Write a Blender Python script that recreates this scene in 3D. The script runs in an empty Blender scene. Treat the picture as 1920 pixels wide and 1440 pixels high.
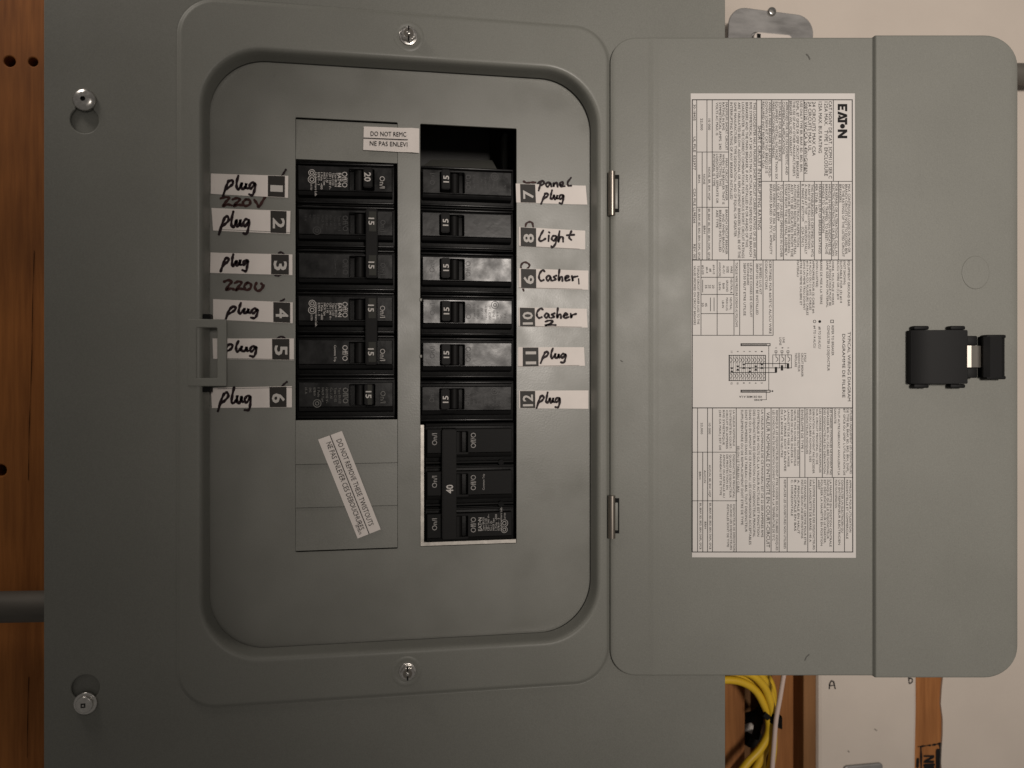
import bpy, bmesh, math, random
from mathutils import Vector, Matrix

random.seed(7)
R = math.radians
scene = bpy.context.scene
COL = scene.collection

# ------------------------------------------------------------------ camera
H0 = 1.45                                   # camera height
TH = math.atan(0.157)                       # the camera is turned slightly to the right of the panel's normal
FPX = 1400.0                                # focal length in photograph pixels (1920 wide)
D0 = 0.4544                                 # metres to the dead front along the axis
FW = Vector((math.sin(TH), math.cos(TH), 0))
RT = Vector((math.cos(TH), -math.sin(TH), 0))
UP = Vector((0, 0, 1))
CAM = Vector((0, 0, H0)) - FW * D0
cd = bpy.data.cameras.new('camera')
cam = bpy.data.objects.new('camera', cd)
COL.objects.link(cam)
cam.location = CAM
cam.rotation_euler = (R(90), 0, -TH)
cd.sensor_width = 36.0
cd.lens = FPX / 1920 * 36
cd.shift_y = -20 / 1920
cd.clip_start = 0.02
cd.clip_end = 50
cd.dof.use_dof = True
cd.dof.focus_distance = 0.455
cd.dof.aperture_fstop = 7.0
scene.camera = cam

# ------------------------------------------------------------------ world and lamps
w = bpy.data.worlds.new('World')
scene.world = w
w.use_nodes = True
w.node_tree.nodes['Background'].inputs[0].default_value = (1.0, 0.93, 0.85, 1)
w.node_tree.nodes['Background'].inputs[1].default_value = 0.115

def area(name, loc, target, sx, sy, power, col, spread=180):
    l = bpy.data.lights.new(name, 'AREA')
    l.shape = 'RECTANGLE'; l.size = sx; l.size_y = sy; l.energy = power; l.color = col
    l.spread = R(spread)
    o = bpy.data.objects.new(name, l)
    COL.objects.link(o)
    o.location = loc
    o.rotation_euler = (Vector(target) - Vector(loc)).to_track_quat('-Z', 'Y').to_euler()
    return o

WARM = (1.0, 0.915, 0.835)
area('added_left_light', (-0.43, -0.14, H0 + 0.50), (-0.33, 0.09, H0 + 0.16), 0.12, 0.12, 0.75, WARM)  # unseen light, added to brighten the upper left stud and cover
sl_ = bpy.data.lights.new('room_lamp', 'SPOT')
sl_.energy = 70; sl_.color = WARM; sl_.spot_size = R(52); sl_.spot_blend = 1.0; sl_.shadow_soft_size = 0.12
spot = bpy.data.objects.new('room_lamp', sl_)
COL.objects.link(spot)
spot.location = (0.20, -1.50, H0 + 0.18)
spot.rotation_euler = (Vector((0.40, 0, H0 + 0.14)) - spot.location).to_track_quat('-Z', 'Y').to_euler()

scene.view_settings.view_transform = 'Standard'
scene.view_settings.look = 'None'
scene.view_settings.exposure = 0.06
scene.view_settings.gamma = 1.0

# ------------------------------------------------------------------ materials
def nt(name):
    m = bpy.data.materials.new(name)
    m.use_nodes = True
    n = m.node_tree.nodes
    return m, n, m.node_tree.links, n['Principled BSDF']

def mat(name, col, rough=0.5, metal=0.0, spec=0.5, var=0.0, vscale=60.0, bump=0.0, bscale=800.0, rvar=0.0, rscale=40.0, stretch=(1, 1, 1), grain=0.0):
    m, n, l, b = nt(name)
    b.inputs['Base Color'].default_value = (*col, 1)
    b.inputs['Roughness'].default_value = rough
    b.inputs['Metallic'].default_value = metal
    b.inputs['Specular IOR Level'].default_value = spec
    tc = n.new('ShaderNodeTexCoord')
    mp = n.new('ShaderNodeMapping')
    mp.inputs['Scale'].default_value = stretch
    geo = n.new('ShaderNodeNewGeometry')
    l.new(geo.outputs['Position'], mp.inputs['Vector'])
    def noise(scale, det=4.0):
        t = n.new('ShaderNodeTexNoise')
        t.inputs['Scale'].default_value = scale
        t.inputs['Detail'].default_value = det
        l.new(mp.outputs['Vector'], t.inputs['Vector'])
        return t
    if var:
        t = noise(vscale)
        r = n.new('ShaderNodeValToRGB')
        r.color_ramp.elements[0].position = 0.3
        r.color_ramp.elements[1].position = 0.7
        r.color_ramp.elements[0].color = (*[c * (1 - var) for c in col], 1)
        r.color_ramp.elements[1].color = (*[min(1, c * (1 + var)) for c in col], 1)
        l.new(t.outputs['Fac'], r.inputs['Fac'])
        l.new(r.outputs['Color'], b.inputs['Base Color'])
        if grain:      # fine speckle of the enamel
            g = noise(1900, 1)
            gm = n.new('ShaderNodeMapRange')
            gm.inputs['From Min'].default_value = 0.25; gm.inputs['From Max'].default_value = 0.75
            gm.inputs['To Min'].default_value = 1 - grain; gm.inputs['To Max'].default_value = 1 + grain
            l.new(g.outputs['Fac'], gm.inputs['Value'])
            vm = n.new('ShaderNodeVectorMath'); vm.operation = 'SCALE'
            l.new(r.outputs['Color'], vm.inputs[0]); l.new(gm.outputs['Result'], vm.inputs['Scale'])
            l.new(vm.outputs['Vector'], b.inputs['Base Color'])
    if rvar:
        t = noise(rscale, 5)
        mr = n.new('ShaderNodeMapRange')
        mr.inputs['From Min'].default_value = 0.3
        mr.inputs['From Max'].default_value = 0.7
        mr.inputs['To Min'].default_value = max(0.03, rough - rvar)
        mr.inputs['To Max'].default_value = min(1, rough + rvar)
        l.new(t.outputs['Fac'], mr.inputs['Value'])
        l.new(mr.outputs['Result'], b.inputs['Roughness'])
    if bump:
        t = noise(bscale, 3)
        bp = n.new('ShaderNodeBump')
        bp.inputs['Strength'].default_value = bump
        bp.inputs['Distance'].default_value = 0.0004
        l.new(t.outputs['Fac'], bp.inputs['Height'])
        l.new(bp.outputs['Normal'], b.inputs['Normal'])
    return m

def wood_mat(name, dark, light, ring=28.0, seed=0.0):
    m, n, l, b = nt(name)
    geo = n.new('ShaderNodeNewGeometry')
    mp = n.new('ShaderNodeMapping')
    mp.inputs['Scale'].default_value = (1, 1, 0.06)
    mp.inputs['Location'].default_value = (seed, seed * 2, seed)
    l.new(geo.outputs['Position'], mp.inputs['Vector'])
    a = n.new('ShaderNodeTexNoise'); a.inputs['Scale'].default_value = ring; a.inputs['Detail'].default_value = 3; a.inputs['Distortion'].default_value = 1.2
    c = n.new('ShaderNodeTexNoise'); c.inputs['Scale'].default_value = 420; c.inputs['Detail'].default_value = 4
    l.new(mp.outputs['Vector'], a.inputs['Vector']); l.new(mp.outputs['Vector'], c.inputs['Vector'])
    mx = n.new('ShaderNodeMix'); mx.data_type = 'FLOAT'
    mx.inputs[0].default_value = 0.38
    l.new(a.outputs['Fac'], mx.inputs[2]); l.new(c.outputs['Fac'], mx.inputs[3])
    r = n.new('ShaderNodeValToRGB')
    r.color_ramp.elements[0].position = 0.36; r.color_ramp.elements[0].color = (*dark, 1)
    r.color_ramp.elements[1].position = 0.64; r.color_ramp.elements[1].color = (*light, 1)
    l.new(mx.outputs[0], r.inputs['Fac'])
    pn = n.new('ShaderNodeTexNoise'); pn.inputs['Scale'].default_value = 7.0; pn.inputs['Detail'].default_value = 3
    l.new(geo.outputs['Position'], pn.inputs['Vector'])
    pm = n.new('ShaderNodeMapRange'); pm.inputs['From Min'].default_value = 0.35; pm.inputs['From Max'].default_value = 0.65
    pm.inputs['To Min'].default_value = 0.62; pm.inputs['To Max'].default_value = 1.15
    l.new(pn.outputs['Fac'], pm.inputs['Value'])
    vm = n.new('ShaderNodeVectorMath'); vm.operation = 'SCALE'
    l.new(r.outputs['Color'], vm.inputs[0]); l.new(pm.outputs['Result'], vm.inputs['Scale'])
    l.new(vm.outputs['Vector'], b.inputs['Base Color'])
    b.inputs['Roughness'].default_value = 0.7
    b.inputs['Specular IOR Level'].default_value = 0.25
    bp = n.new('ShaderNodeBump'); bp.inputs['Strength'].default_value = 0.35; bp.inputs['Distance'].default_value = 0.0006
    l.new(c.outputs['Fac'], bp.inputs['Height']); l.new(bp.outputs['Normal'], b.inputs['Normal'])
    return m

M = {}
M['paint'] = mat('grey_enamel', (0.190, 0.190, 0.170), 0.46, spec=0.32, var=0.035, vscale=22, bump=0.10, bscale=900, rvar=0.10, rscale=17, grain=0.09)
M['paint_plate'] = mat('grey_enamel_plate', (0.195, 0.194, 0.174), 0.37, spec=0.5, var=0.04, vscale=30, bump=0.08, bscale=900, rvar=0.10, rscale=30, grain=0.09)
M['paper'] = mat('label_paper', (0.75, 0.69, 0.65), 0.6, spec=0.3, var=0.03, vscale=90, bump=0.06, bscale=1500)
M['paper_sheet'] = mat('rating_paper', (0.60, 0.57, 0.545), 0.55, spec=0.35, var=0.03, vscale=40, bump=0.05, bscale=1200)
M['ink'] = mat('black_ink', (0.012, 0.011, 0.011), 0.6, spec=0.12)
M['fine_ink'] = mat('fine_black_ink', (0.012, 0.011, 0.011), 0.6, spec=0.12)
M['badge'] = mat('dark_print', (0.024, 0.021, 0.018), 0.5, spec=0.22, var=0.08, vscale=120)
M['marker'] = mat('marker_ink', (0.014, 0.006, 0.008), 0.5, spec=0.15, var=0.25, vscale=500)
M['marker_brown'] = mat('brown_marker_ink', (0.040, 0.014, 0.012), 0.5, spec=0.15, var=0.3, vscale=400)
M['plastic'] = mat('black_plastic', (0.0052, 0.005, 0.0052), 0.31, spec=0.33, var=0.15, vscale=200, bump=0.16, bscale=200, rvar=0.09, rscale=120)
M['plastic_side'] = mat('black_plastic_matt', (0.004, 0.004, 0.004), 0.5, spec=0.2, bump=0.25, bscale=500)
M['plastic_new'] = mat('black_plastic_smooth', (0.006, 0.0058, 0.0057), 0.6, spec=0.18, bump=0.12, bscale=700)
M['handle'] = mat('black_handle_plastic', (0.0055, 0.005, 0.005), 0.58, spec=0.2, bump=0.1, bscale=700)
M['plate_print'] = mat('handle_plate', (0.030, 0.030, 0.025), 0.6, spec=0.25)
M['emboss'] = mat('moulded_letters', (0.026, 0.025, 0.025), 0.45, spec=0.45)
M['print'] = mat('pale_print', (0.52, 0.49, 0.465), 0.6, spec=0.3, var=0.2, vscale=900)
M['print_dim'] = mat('worn_print', (0.17, 0.165, 0.155), 0.6, spec=0.3, var=0.35, vscale=900)
M['print_mid'] = mat('grey_print', (0.34, 0.325, 0.31), 0.6, spec=0.3, var=0.25, vscale=900)
M['white_num'] = mat('white_numerals', (0.55, 0.52, 0.49), 0.6, spec=0.3)
M['zinc'] = mat('zinc_screw', (0.62, 0.60, 0.57), 0.24, metal=1.0, var=0.12, vscale=600, rvar=0.1, rscale=500)
M['nickel'] = mat('hinge_steel', (0.36, 0.32, 0.28), 0.30, metal=1.0, rvar=0.08, rscale=300, stretch=(1, 1, 0.1))
M['spring'] = mat('spring_steel', (0.85, 0.79, 0.71), 0.42, metal=1.0)
M['raw'] = mat('bare_steel_edge', (0.48, 0.45, 0.41), 0.42, metal=0.7, var=0.2, vscale=300)
M['galv'] = mat('galvanised_steel', (0.27, 0.262, 0.255), 0.5, metal=0.45, var=0.22, vscale=70, bump=0.15, bscale=300, rvar=0.15, rscale=120, stretch=(0.5, 1, 1.6))
M['conduit'] = mat('conduit_steel', (0.12, 0.108, 0.092), 0.65, metal=0.15, var=0.2, vscale=90, stretch=(0.2, 1, 1))
M['dark'] = mat('hole_shade', (0.006, 0.006, 0.006), 0.6, spec=0.1)  # near-black colour stands in for shade inside slots, notches and holes
M['inside'] = mat('inner_steel', (0.10, 0.10, 0.095), 0.5, spec=0.5)
M['latch'] = mat('latch_plastic', (0.004, 0.004, 0.0043), 0.62, spec=0.22, bump=0.1, bscale=1200)
M['dry'] = mat('drywall_paper', (0.55, 0.485, 0.425), 0.85, spec=0.15, var=0.035, vscale=18, bump=0.3, bscale=500)
M['white_board'] = mat('white_board', (0.55, 0.485, 0.425), 0.7, spec=0.25, var=0.03, vscale=30, bump=0.18, bscale=500)
M['wood'] = wood_mat('stud_wood', (0.20, 0.075, 0.022), (0.36, 0.15, 0.048), 28, 0.3)
M['wood_l'] = wood_mat('left_stud_wood', (0.19, 0.062, 0.014), (0.37, 0.135, 0.033), 18, 2.1)
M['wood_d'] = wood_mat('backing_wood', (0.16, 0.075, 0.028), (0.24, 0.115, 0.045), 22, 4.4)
M['crack'] = mat('crack_shade', (0.05, 0.02, 0.008), 0.9, spec=0.1)
M['scuff'] = mat('paint_scuff', (0.11, 0.108, 0.098), 0.7, spec=0.2)
M['bus'] = mat('bus_plastic', (0.045, 0.045, 0.044), 0.5, spec=0.4)
M['yellow'] = mat('yellow_jacket', (0.62, 0.39, 0.02), 0.42, spec=0.45, var=0.06, vscale=90)
M['white_cable'] = mat('white_jacket', (0.55, 0.43, 0.38), 0.5, spec=0.4)
M['velcro'] = mat('hook_strap', (0.012, 0.011, 0.010), 0.9, spec=0.1, bump=0.6, bscale=900)
M['ivory'] = mat('outlet_plastic', (0.62, 0.56, 0.51), 0.4, spec=0.5)

# ------------------------------------------------------------------ frames: (u right, v up, w out of the surface)
class Frame:
    def __init__(s, o, ex, ey, n):
        s.o, s.ex, s.ey, s.n = Vector(o), Vector(ex), Vector(ey), Vector(n)
    def W(s, p):
        return s.o + s.ex * p[0] + s.ey * p[1] + s.n * p[2]
PANEL = Frame((0, 0, H0), (1, 0, 0), (0, 0, 1), (0, -1, 0))

def P(px, py, wv=0.0):
    """photograph pixel -> (u, v) on the plane lying wv in front of the dead front (negative: behind it)"""
    d = FW + RT * ((px - 960) / FPX) + UP * ((700 - py) / FPX)
    t = (-wv - CAM.y) / d.y
    q = CAM + d * t
    return (q.x, q.z - H0)

# ------------------------------------------------------------------ object helpers
ORIG = {}
def finish(me, ang=32):
    for p in me.polygons:
        p.use_smooth = True
    me.set_sharp_from_angle(angle=R(ang))

def link(name, me, material, parent=None, kind=None, label=None, org=None):
    """me holds world coordinates; the object is re-based on its parent's origin"""
    o = bpy.data.objects.new(name, me)
    COL.objects.link(o)
    if me is not None:
        if material is not None:
            me.materials.append(M[material])
    if parent is not None:
        base = ORIG[parent.name]
        o.parent = parent
        cen = sum((v.co for v in me.vertices), Vector()) / max(1, len(me.vertices))
        me.transform(Matrix.Translation(-cen))
        o.location = cen - base
        ORIG[o.name] = cen
    else:
        c = org if org is not None else sum((v.co for v in me.vertices), Vector()) / max(1, len(me.vertices))
        me.transform(Matrix.Translation(-Vector(c)))
        o.location = c
        ORIG[o.name] = Vector(c)
    if kind: o['kind'] = kind
    if label: o['label'] = label
    return o

def thing(name, org, label, cat, group=None):
    o = bpy.data.objects.new(name, None)
    COL.objects.link(o)
    o.empty_display_size = 0.02
    o.location = org
    ORIG[o.name] = Vector(org)
    o['label'] = label; o['category'] = cat
    if group: o['group'] = group
    return o

def tag(o, label, cat, group=None):
    o['label'] = label; o['category'] = cat
    if group: o['group'] = group
    return o

class MB:
    """collects geometry in frame coordinates"""
    def __init__(s, fr=PANEL):
        s.bm = bmesh.new(); s.fr = fr
    def box(s, u0, u1, v0, v1, w0, w1, bev=0.0, seg=2):
        b = bmesh.new()
        bmesh.ops.create_cube(b, size=1)
        u0, u1 = sorted((u0, u1)); v0, v1 = sorted((v0, v1)); w0, w1 = sorted((w0, w1))
        for x in b.verts:
            x.co = ((u0 + u1) / 2 + x.co.x * (u1 - u0), (v0 + v1) / 2 + x.co.y * (v1 - v0), (w0 + w1) / 2 + x.co.z * (w1 - w0))
        if bev:
            bmesh.ops.bevel(b, geom=list(b.edges), offset=bev, segments=seg, affect='EDGES', profile=0.5, clamp_overlap=True)
        s.add(b); return s
    def add(s, b, xf=None):
        me = bpy.data.meshes.new('tmp')
        b.to_mesh(me); b.free()
        if xf is not None: me.transform(xf)
        s.bm.from_mesh(me)
        bpy.data.meshes.remove(me)
    def mesh(s, me, xf=None):
        if xf is not None: me.transform(xf)
        s.bm.from_mesh(me)
        bpy.data.meshes.remove(me)
        return s
    def poly(s, pts, faces):
        vs = [s.bm.verts.new(p) for p in pts]
        for f in faces:
            try: s.bm.faces.new([vs[i] for i in f])
            except ValueError: pass
        return s
    def cyl(s, c, r, w0, w1, n=24, bev=0.0, r2=None):
        """axis along w"""
        b = bmesh.new()
        bmesh.ops.create_cone(b, cap_ends=True, segments=n, radius1=r, radius2=r if r2 is None else r2, depth=abs(w1 - w0))
        if bev:
            ed = [e for e in b.edges if all(v.co.z > 0 for v in e.verts)]
            bmesh.ops.bevel(b, geom=ed, offset=bev, segments=3, affect='EDGES', profile=0.5)
        s.add(b, Matrix.Translation((c[0], c[1], (w0 + w1) / 2)))
        return s
    def tube(s, pts, r, n=10, cap=True):
        pts = [Vector(p) for p in pts]
        rings = []
        up = None
        for i, p in enumerate(pts):
            t = (pts[min(i + 1, len(pts) - 1)] - pts[max(i - 1, 0)]).normalized()
            if up is None:
                up = t.orthogonal().normalized()
            up = (up - t * up.dot(t)).normalized()
            sd = t.cross(up)
            rr = r(i / (len(pts) - 1)) if callable(r) else r
            rings.append([s.bm.verts.new(p + (up * math.cos(a) + sd * math.sin(a)) * rr) for a in [2 * math.pi * k / n for k in range(n)]])
        for a, b in zip(rings, rings[1:]):
            for k in range(n):
                s.bm.faces.new((a[k], a[(k + 1) % n], b[(k + 1) % n], b[k]))
        if cap:
            s.bm.faces.new(rings[0][::-1]); s.bm.faces.new(rings[-1])
        return s
    def loft(s, rings):
        vr = [[s.bm.verts.new(p) for p in r] for r in rings]
        n = len(vr[0])
        for a, b in zip(vr, vr[1:]):
            for k in range(n):
                s.bm.faces.new((a[k], a[(k + 1) % n], b[(k + 1) % n], b[k]))
        return s
    def out(s, name, material, parent=None, ang=32, kind=None, label=None, org=None, normals=True):
        if normals: bmesh.ops.recalc_face_normals(s.bm, faces=list(s.bm.faces))
        me = bpy.data.meshes.new(name)
        s.bm.to_mesh(me); s.bm.free()
        f = s.fr
        for v in me.vertices:
            v.co = f.W(v.co)
        # frames are right handed (ex x ey = n), so the winding stays
        finish(me, ang)
        return link(name, me, material, parent, kind, label, org)

def shell(b, th):
    """gives a sheet thickness towards -w"""
    bm = b.bm
    bmesh.ops.recalc_face_normals(bm, faces=list(bm.faces))
    faces = list(bm.faces)
    cp = {}
    for v in list(bm.verts):
        cp[v] = bm.verts.new((v.co.x, v.co.y, v.co.z - th))
    bound = [e for e in bm.edges if len(e.link_faces) == 1]
    for f in faces:
        bm.faces.new([cp[v] for v in reversed(f.verts)])
    for e in bound:
        v0, v1 = e.verts
        bm.faces.new((v0, v1, cp[v1], cp[v0]))

def rrect(u0, u1, v0, v1, r, seg=10):
    u0, u1 = sorted((u0, u1)); v0, v1 = sorted((v0, v1))
    r = min(r, (u1 - u0) / 2 - 1e-6, (v1 - v0) / 2 - 1e-6)
    pts = []
    for cx, cy, a0 in ((u1 - r, v1 - r, 0), (u0 + r, v1 - r, 90), (u0 + r, v0 + r, 180), (u1 - r, v0 + r, 270)):
        for k in range(seg + 1):
            a = R(a0 + 90 * k / seg)
            pts.append((cx + r * math.cos(a), cy + r * math.sin(a)))
    return pts

def circle(c, r, n=24):
    return [(c[0] + r * math.cos(2 * math.pi * k / n), c[1] + r * math.sin(2 * math.pi * k / n)) for k in range(n)]

def fill2d(loops, w0, w1, bev=0.0):
    """a plate with holes, from w0 to w1"""
    c = bpy.data.curves.new('tmp', 'CURVE')
    c.dimensions = '2D'; c.fill_mode = 'BOTH'
    S = 100.0
    for lp in loops:
        sp = c.splines.new('POLY')
        sp.points.add(len(lp) - 1)
        for q, pt in zip(sp.points, lp):
            q.co = (pt[0] * S, pt[1] * S, 0, 1)
        sp.use_cyclic_u = True
    c.extrude = max(1e-7, (abs(w1 - w0) / 2 - bev)) * S
    c.bevel_depth = bev * S
    c.bevel_resolution = 1
    if bev: c.offset = -bev * S
    o = bpy.data.objects.new('tmp', c)
    COL.objects.link(o)
    me = bpy.data.meshes.new_from_object(o)
    bpy.data.objects.remove(o); bpy.data.curves.remove(c)
    me.materials.clear()
    me.transform(Matrix.Translation((0, 0, (w0 + w1) / 2)) @ Matrix.Scale(1 / S, 4))
    b = bmesh.new(); b.from_mesh(me)
    bmesh.ops.remove_doubles(b, verts=list(b.verts), dist=1e-6)
    b.to_mesh(me); b.free()
    return me

def plate(name, loops, w0, w1, material, parent=None, bev=0.0, fr=PANEL, ang=32, kind=None, label=None, org=None):
    b = MB(fr)
    b.mesh(fill2d(loops, w0, w1, bev))
    return b.out(name, material, parent, 15, kind, label, org)

# ---- lettering
_tc = {}
def glyphs(body, bold=0.0):
    key = (body, bold)
    if key not in _tc:
        c = bpy.data.curves.new('tmp', 'FONT')
        c.body = body; c.size = 1.0; c.resolution_u = 2; c.offset = bold
        o = bpy.data.objects.new('tmp', c)
        COL.objects.link(o)
        me = bpy.data.meshes.new_from_object(o)
        vs = [v.co.copy() for v in me.vertices]
        fs = [tuple(p.vertices) for p in me.polygons]
        bpy.data.objects.remove(o); bpy.data.curves.remove(c); bpy.data.meshes.remove(me)
        x0 = min(v.x for v in vs); x1 = max(v.x for v in vs)
        _tc[key] = (vs, fs, x0, x1)
    return _tc[key]
CAP = 0.70
def text(mb, body, p0, p1, cap, wv, bold=0.0, slant=0.0, thick=0.0):
    """lettering whose baseline runs from p0 to p1 in frame coordinates; letters stand to the left of that line"""
    vs, fs, x0, x1 = glyphs(body, bold)
    p0 = Vector(p0); p1 = Vector(p1)
    L = (p1 - p0).length
    e = (p1 - p0) / L
    f = Vector((-e.y, e.x))
    sx = L / (x1 - x0); sy = cap / CAP
    base = len(mb.bm.verts)
    nv = []
    for v in vs:
        q = p0 + e * ((v.x - x0 + slant * v.y) * sx) + f * (v.y * sy)
        nv.append(mb.bm.verts.new((q.x, q.y, wv)))
    for fc in fs:
        try: mb.bm.faces.new([nv[i] for i in fc])
        except ValueError: pass
    if thick:
        pass

def smooth(pts, n=6):
    if len(pts) < 3: return [Vector(p) for p in pts]
    P_ = [Vector(p) for p in pts]
    P_ = [P_[0] * 2 - P_[1]] + P_ + [P_[-1] * 2 - P_[-2]]
    out = []
    for i in range(1, len(P_) - 2):
        a, b, c, d = P_[i - 1:i + 3]
        for k in range(n):
            t = k / n
            out.append(0.5 * ((2 * b) + (c - a) * t + (2 * a - 5 * b + 4 * c - d) * t * t + (3 * b - a - 3 * c + d) * t ** 3))
    out.append(P_[-2])
    return out

_sw = [0]
def stroke(mb, pts, wd, wv, sm=True, vary=0.18):
    """a pen stroke: a flat ribbon with round ends"""
    q = smooth(pts) if sm else [Vector(p) for p in pts]
    q = [q[0]] + [b for a, b in zip(q, q[1:]) if (b - a).length > 1e-7]
    if len(q) < 2: return
    _sw[0] = (_sw[0] + 1) % 12
    wv = wv + _sw[0] * 1.5e-6
    n = len(q)
    ph = random.random() * 6
    L, Rr = [], []
    for i, p in enumerate(q):
        t = (q[min(i + 1, n - 1)] - q[max(i - 1, 0)])
        if t.length < 1e-9: t = Vector((1, 0))
        t.normalize()
        h = wd / 2 * (1 + vary * math.sin(ph + i * 0.9))
        nn = Vector((-t.y, t.x)) * h
        L.append(p + nn); Rr.append(p - nn)
    def cap_(c, t, h):
        a0 = math.atan2(t.y, t.x)
        return [c + Vector((math.cos(a0 + R(x)), math.sin(a0 + R(x)))) * h for x in (-60, -30, 0, 30, 60)]
    vl = [mb.bm.verts.new((p.x, p.y, wv)) for p in L]
    vr = [mb.bm.verts.new((p.x, p.y, wv)) for p in Rr]
    for i in range(n - 1):
        try: mb.bm.faces.new((vr[i], vr[i + 1], vl[i + 1], vl[i]))
        except ValueError: pass
    for (c, t, A, B, sgn) in ((q[-1], q[-1] - q[-2], vr[-1], vl[-1], 1), (q[0], q[0] - q[1], vl[0], vr[0], 1)):
        t = t.normalized()
        cs = [mb.bm.verts.new((p.x, p.y, wv)) for p in cap_(c, t, wd / 2)]
        try: mb.bm.faces.new([A] + cs + [B])
        except ValueError: pass

def ruled(mb, pts, wd, wv):
    for a, b in zip(pts, pts[1:]):
        a = Vector(a); b = Vector(b)
        t = (b - a).normalized(); n_ = Vector((-t.y, t.x)) * wd / 2
        a = a - t * wd / 2; b = b + t * wd / 2
        mb.poly([(*(a - n_), wv), (*(b - n_), wv), (*(b + n_), wv), (*(a + n_), wv)], [(0, 1, 2, 3)])

def disc(mb, c, r, wv, n=14):
    mb.poly([(*p, wv) for p in circle(c, r, n)], [tuple(range(n))])
def ring(mb, c, r, wd, wv, n=20):
    a = circle(c, r, n); b = circle(c, r - wd, n)
    mb.poly([(*p, wv) for p in a] + [(*p, wv) for p in b], [(k, (k + 1) % n, n + (k + 1) % n, n + k) for k in range(n)])

# ================================================================== THE SETTING
W_DRY = -0.085      # face of the drywall, behind the dead front
W_STUD = -0.100
def PP(wv, *pts):
    return [P(x, y, wv) for x, y in pts]

edge = [(1768, 1620)]
for k in range(14):
    yy = 1600 - k * 28
    edge.append((1767 + 2.0 * math.sin(k * 1.7) + random.uniform(-1.2, 1.2), yy))
dry_loop = PP(W_DRY, (1290, -260), (2500, -260), (2500, 1900), (1768, 1900), *edge, (1771, 1130), (1290, 1130))
plate('drywall', [dry_loop], W_DRY - 0.0127, W_DRY, 'dry', kind='structure')
b = MB()
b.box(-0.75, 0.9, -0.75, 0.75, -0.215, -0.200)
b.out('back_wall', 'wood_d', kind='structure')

# ---- wooden members of the wall
def stud(name, px0, px1, v0, v1, wf, wb, material, label, group=None, holes=()):
    u0 = P(px0, 700, wf)[0]; u1 = P(px1, 700, wf)[0]
    t = thing(name, PANEL.W(((u0 + u1) / 2, v0, (wf + wb) / 2)), label, 'stud', 'wooden members of the wall')
    plate('timber', [rrect(u0, u1, v0, v1, 0.0015, 3)] + [circle(P(x, y, wf), r, 14) for x, y, r in holes], wb, wf, material, t, bev=0.0008)
    return t

t = stud('wood_stud', -210, 104, -0.62, 0.62, W_STUD + 0.006, W_STUD - 0.032, 'wood_l',
         'orange wooden stud with two nail holes along the cover edge', None, [(18, 115, 0.0036), (62, 116, 0.0030), (0, 882, 0.004)])
cr = MB()
wf = W_STUD + 0.0064
stroke(cr, PP(wf, (64, 470), (61, 560), (60, 640), (57, 740), (54, 820), (53, 900)), 0.00026, wf, vary=0.5)
cr.out('crack', 'crack', t)
cr = MB()
stroke(cr, PP(wf, (54, 1270), (52, 1340), (51, 1420)), 0.0003, wf, vary=0.5)
cr.out('crack', 'crack', t)
kn = MB()
disc(kn, P(62, 116, W_STUD - 0.004), 0.0042, W_STUD - 0.004)
kn.out('knot', 'wood_d', t)

stud('wood_stud', 1330, 1397, -0.62, 0.10, W_STUD, W_STUD - 0.085, 'wood',
     'narrow wooden stud beside the cover edge left of the yellow cable loop')
stud('wood_stud', 1447, 1508, -0.62, 0.10, W_STUD - 0.004, W_STUD - 0.085, 'wood',
     'lit wooden stud running behind the thin white cable')
stud('wood_stud', 1507, 1560, -0.62, 0.10, W_DRY - 0.0035, W_STUD - 0.085, 'wood_d',  # stud side in shadow: its shade is put into the darker wood colour
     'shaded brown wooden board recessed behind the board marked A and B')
t = stud('wood_stud', 1712, 1786, -0.62, 0.10, W_DRY - 0.0016, W_DRY - 0.1, 'wood',
         'wooden stud with black stamped lettering between the board and drywall')
wf = W_DRY - 0.0013
st = MB()
def Q(x, y): return P(1640 + x / 6.857, 1250 + y / 6.857, wf)
stroke(st, [Q(560, 1030), Q(640, 1020), Q(720, 1010)], 0.0010, wf, vary=0.5)
stroke(st, [Q(745, 1008), Q(800, 998), Q(858, 985)], 0.0014, wf, vary=0.4)
stroke(st, [Q(595, 1030), Q(598, 1200), Q(600, 1500)], 0.0016, wf, vary=0.3)
stroke(st, [Q(835, 1000), Q(845, 1080), Q(842, 1180)], 0.0016, wf, vary=0.3)
stroke(st, [Q(812, 1085), Q(815, 1250)], 0.0038, wf + 2e-5, vary=0.12)
stroke(st, [Q(812, 1270), Q(815, 1480)], 0.0036, wf + 2e-5, vary=0.12)
stroke(st, [Q(640, 1150), Q(755, 1150)], 0.0017, wf)
stroke(st, [Q(755, 1160), Q(650, 1215)], 0.0018, wf + 2e-5)
stroke(st, [Q(640, 1225), Q(755, 1222)], 0.0017, wf)
stroke(st, [Q(640, 1270), Q(760, 1262)], 0.0022, wf)
stroke(st, [Q(645, 1310), Q(755, 1300)], 0.0022, wf)
stroke(st, [Q(650, 1265), Q(650, 1420)], 0.0020, wf + 2e-5)
stroke(st, [Q(555, 1190), Q(550, 1290)], 0.0022, wf)
st.out('ink_stamp', 'ink', t)

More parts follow.
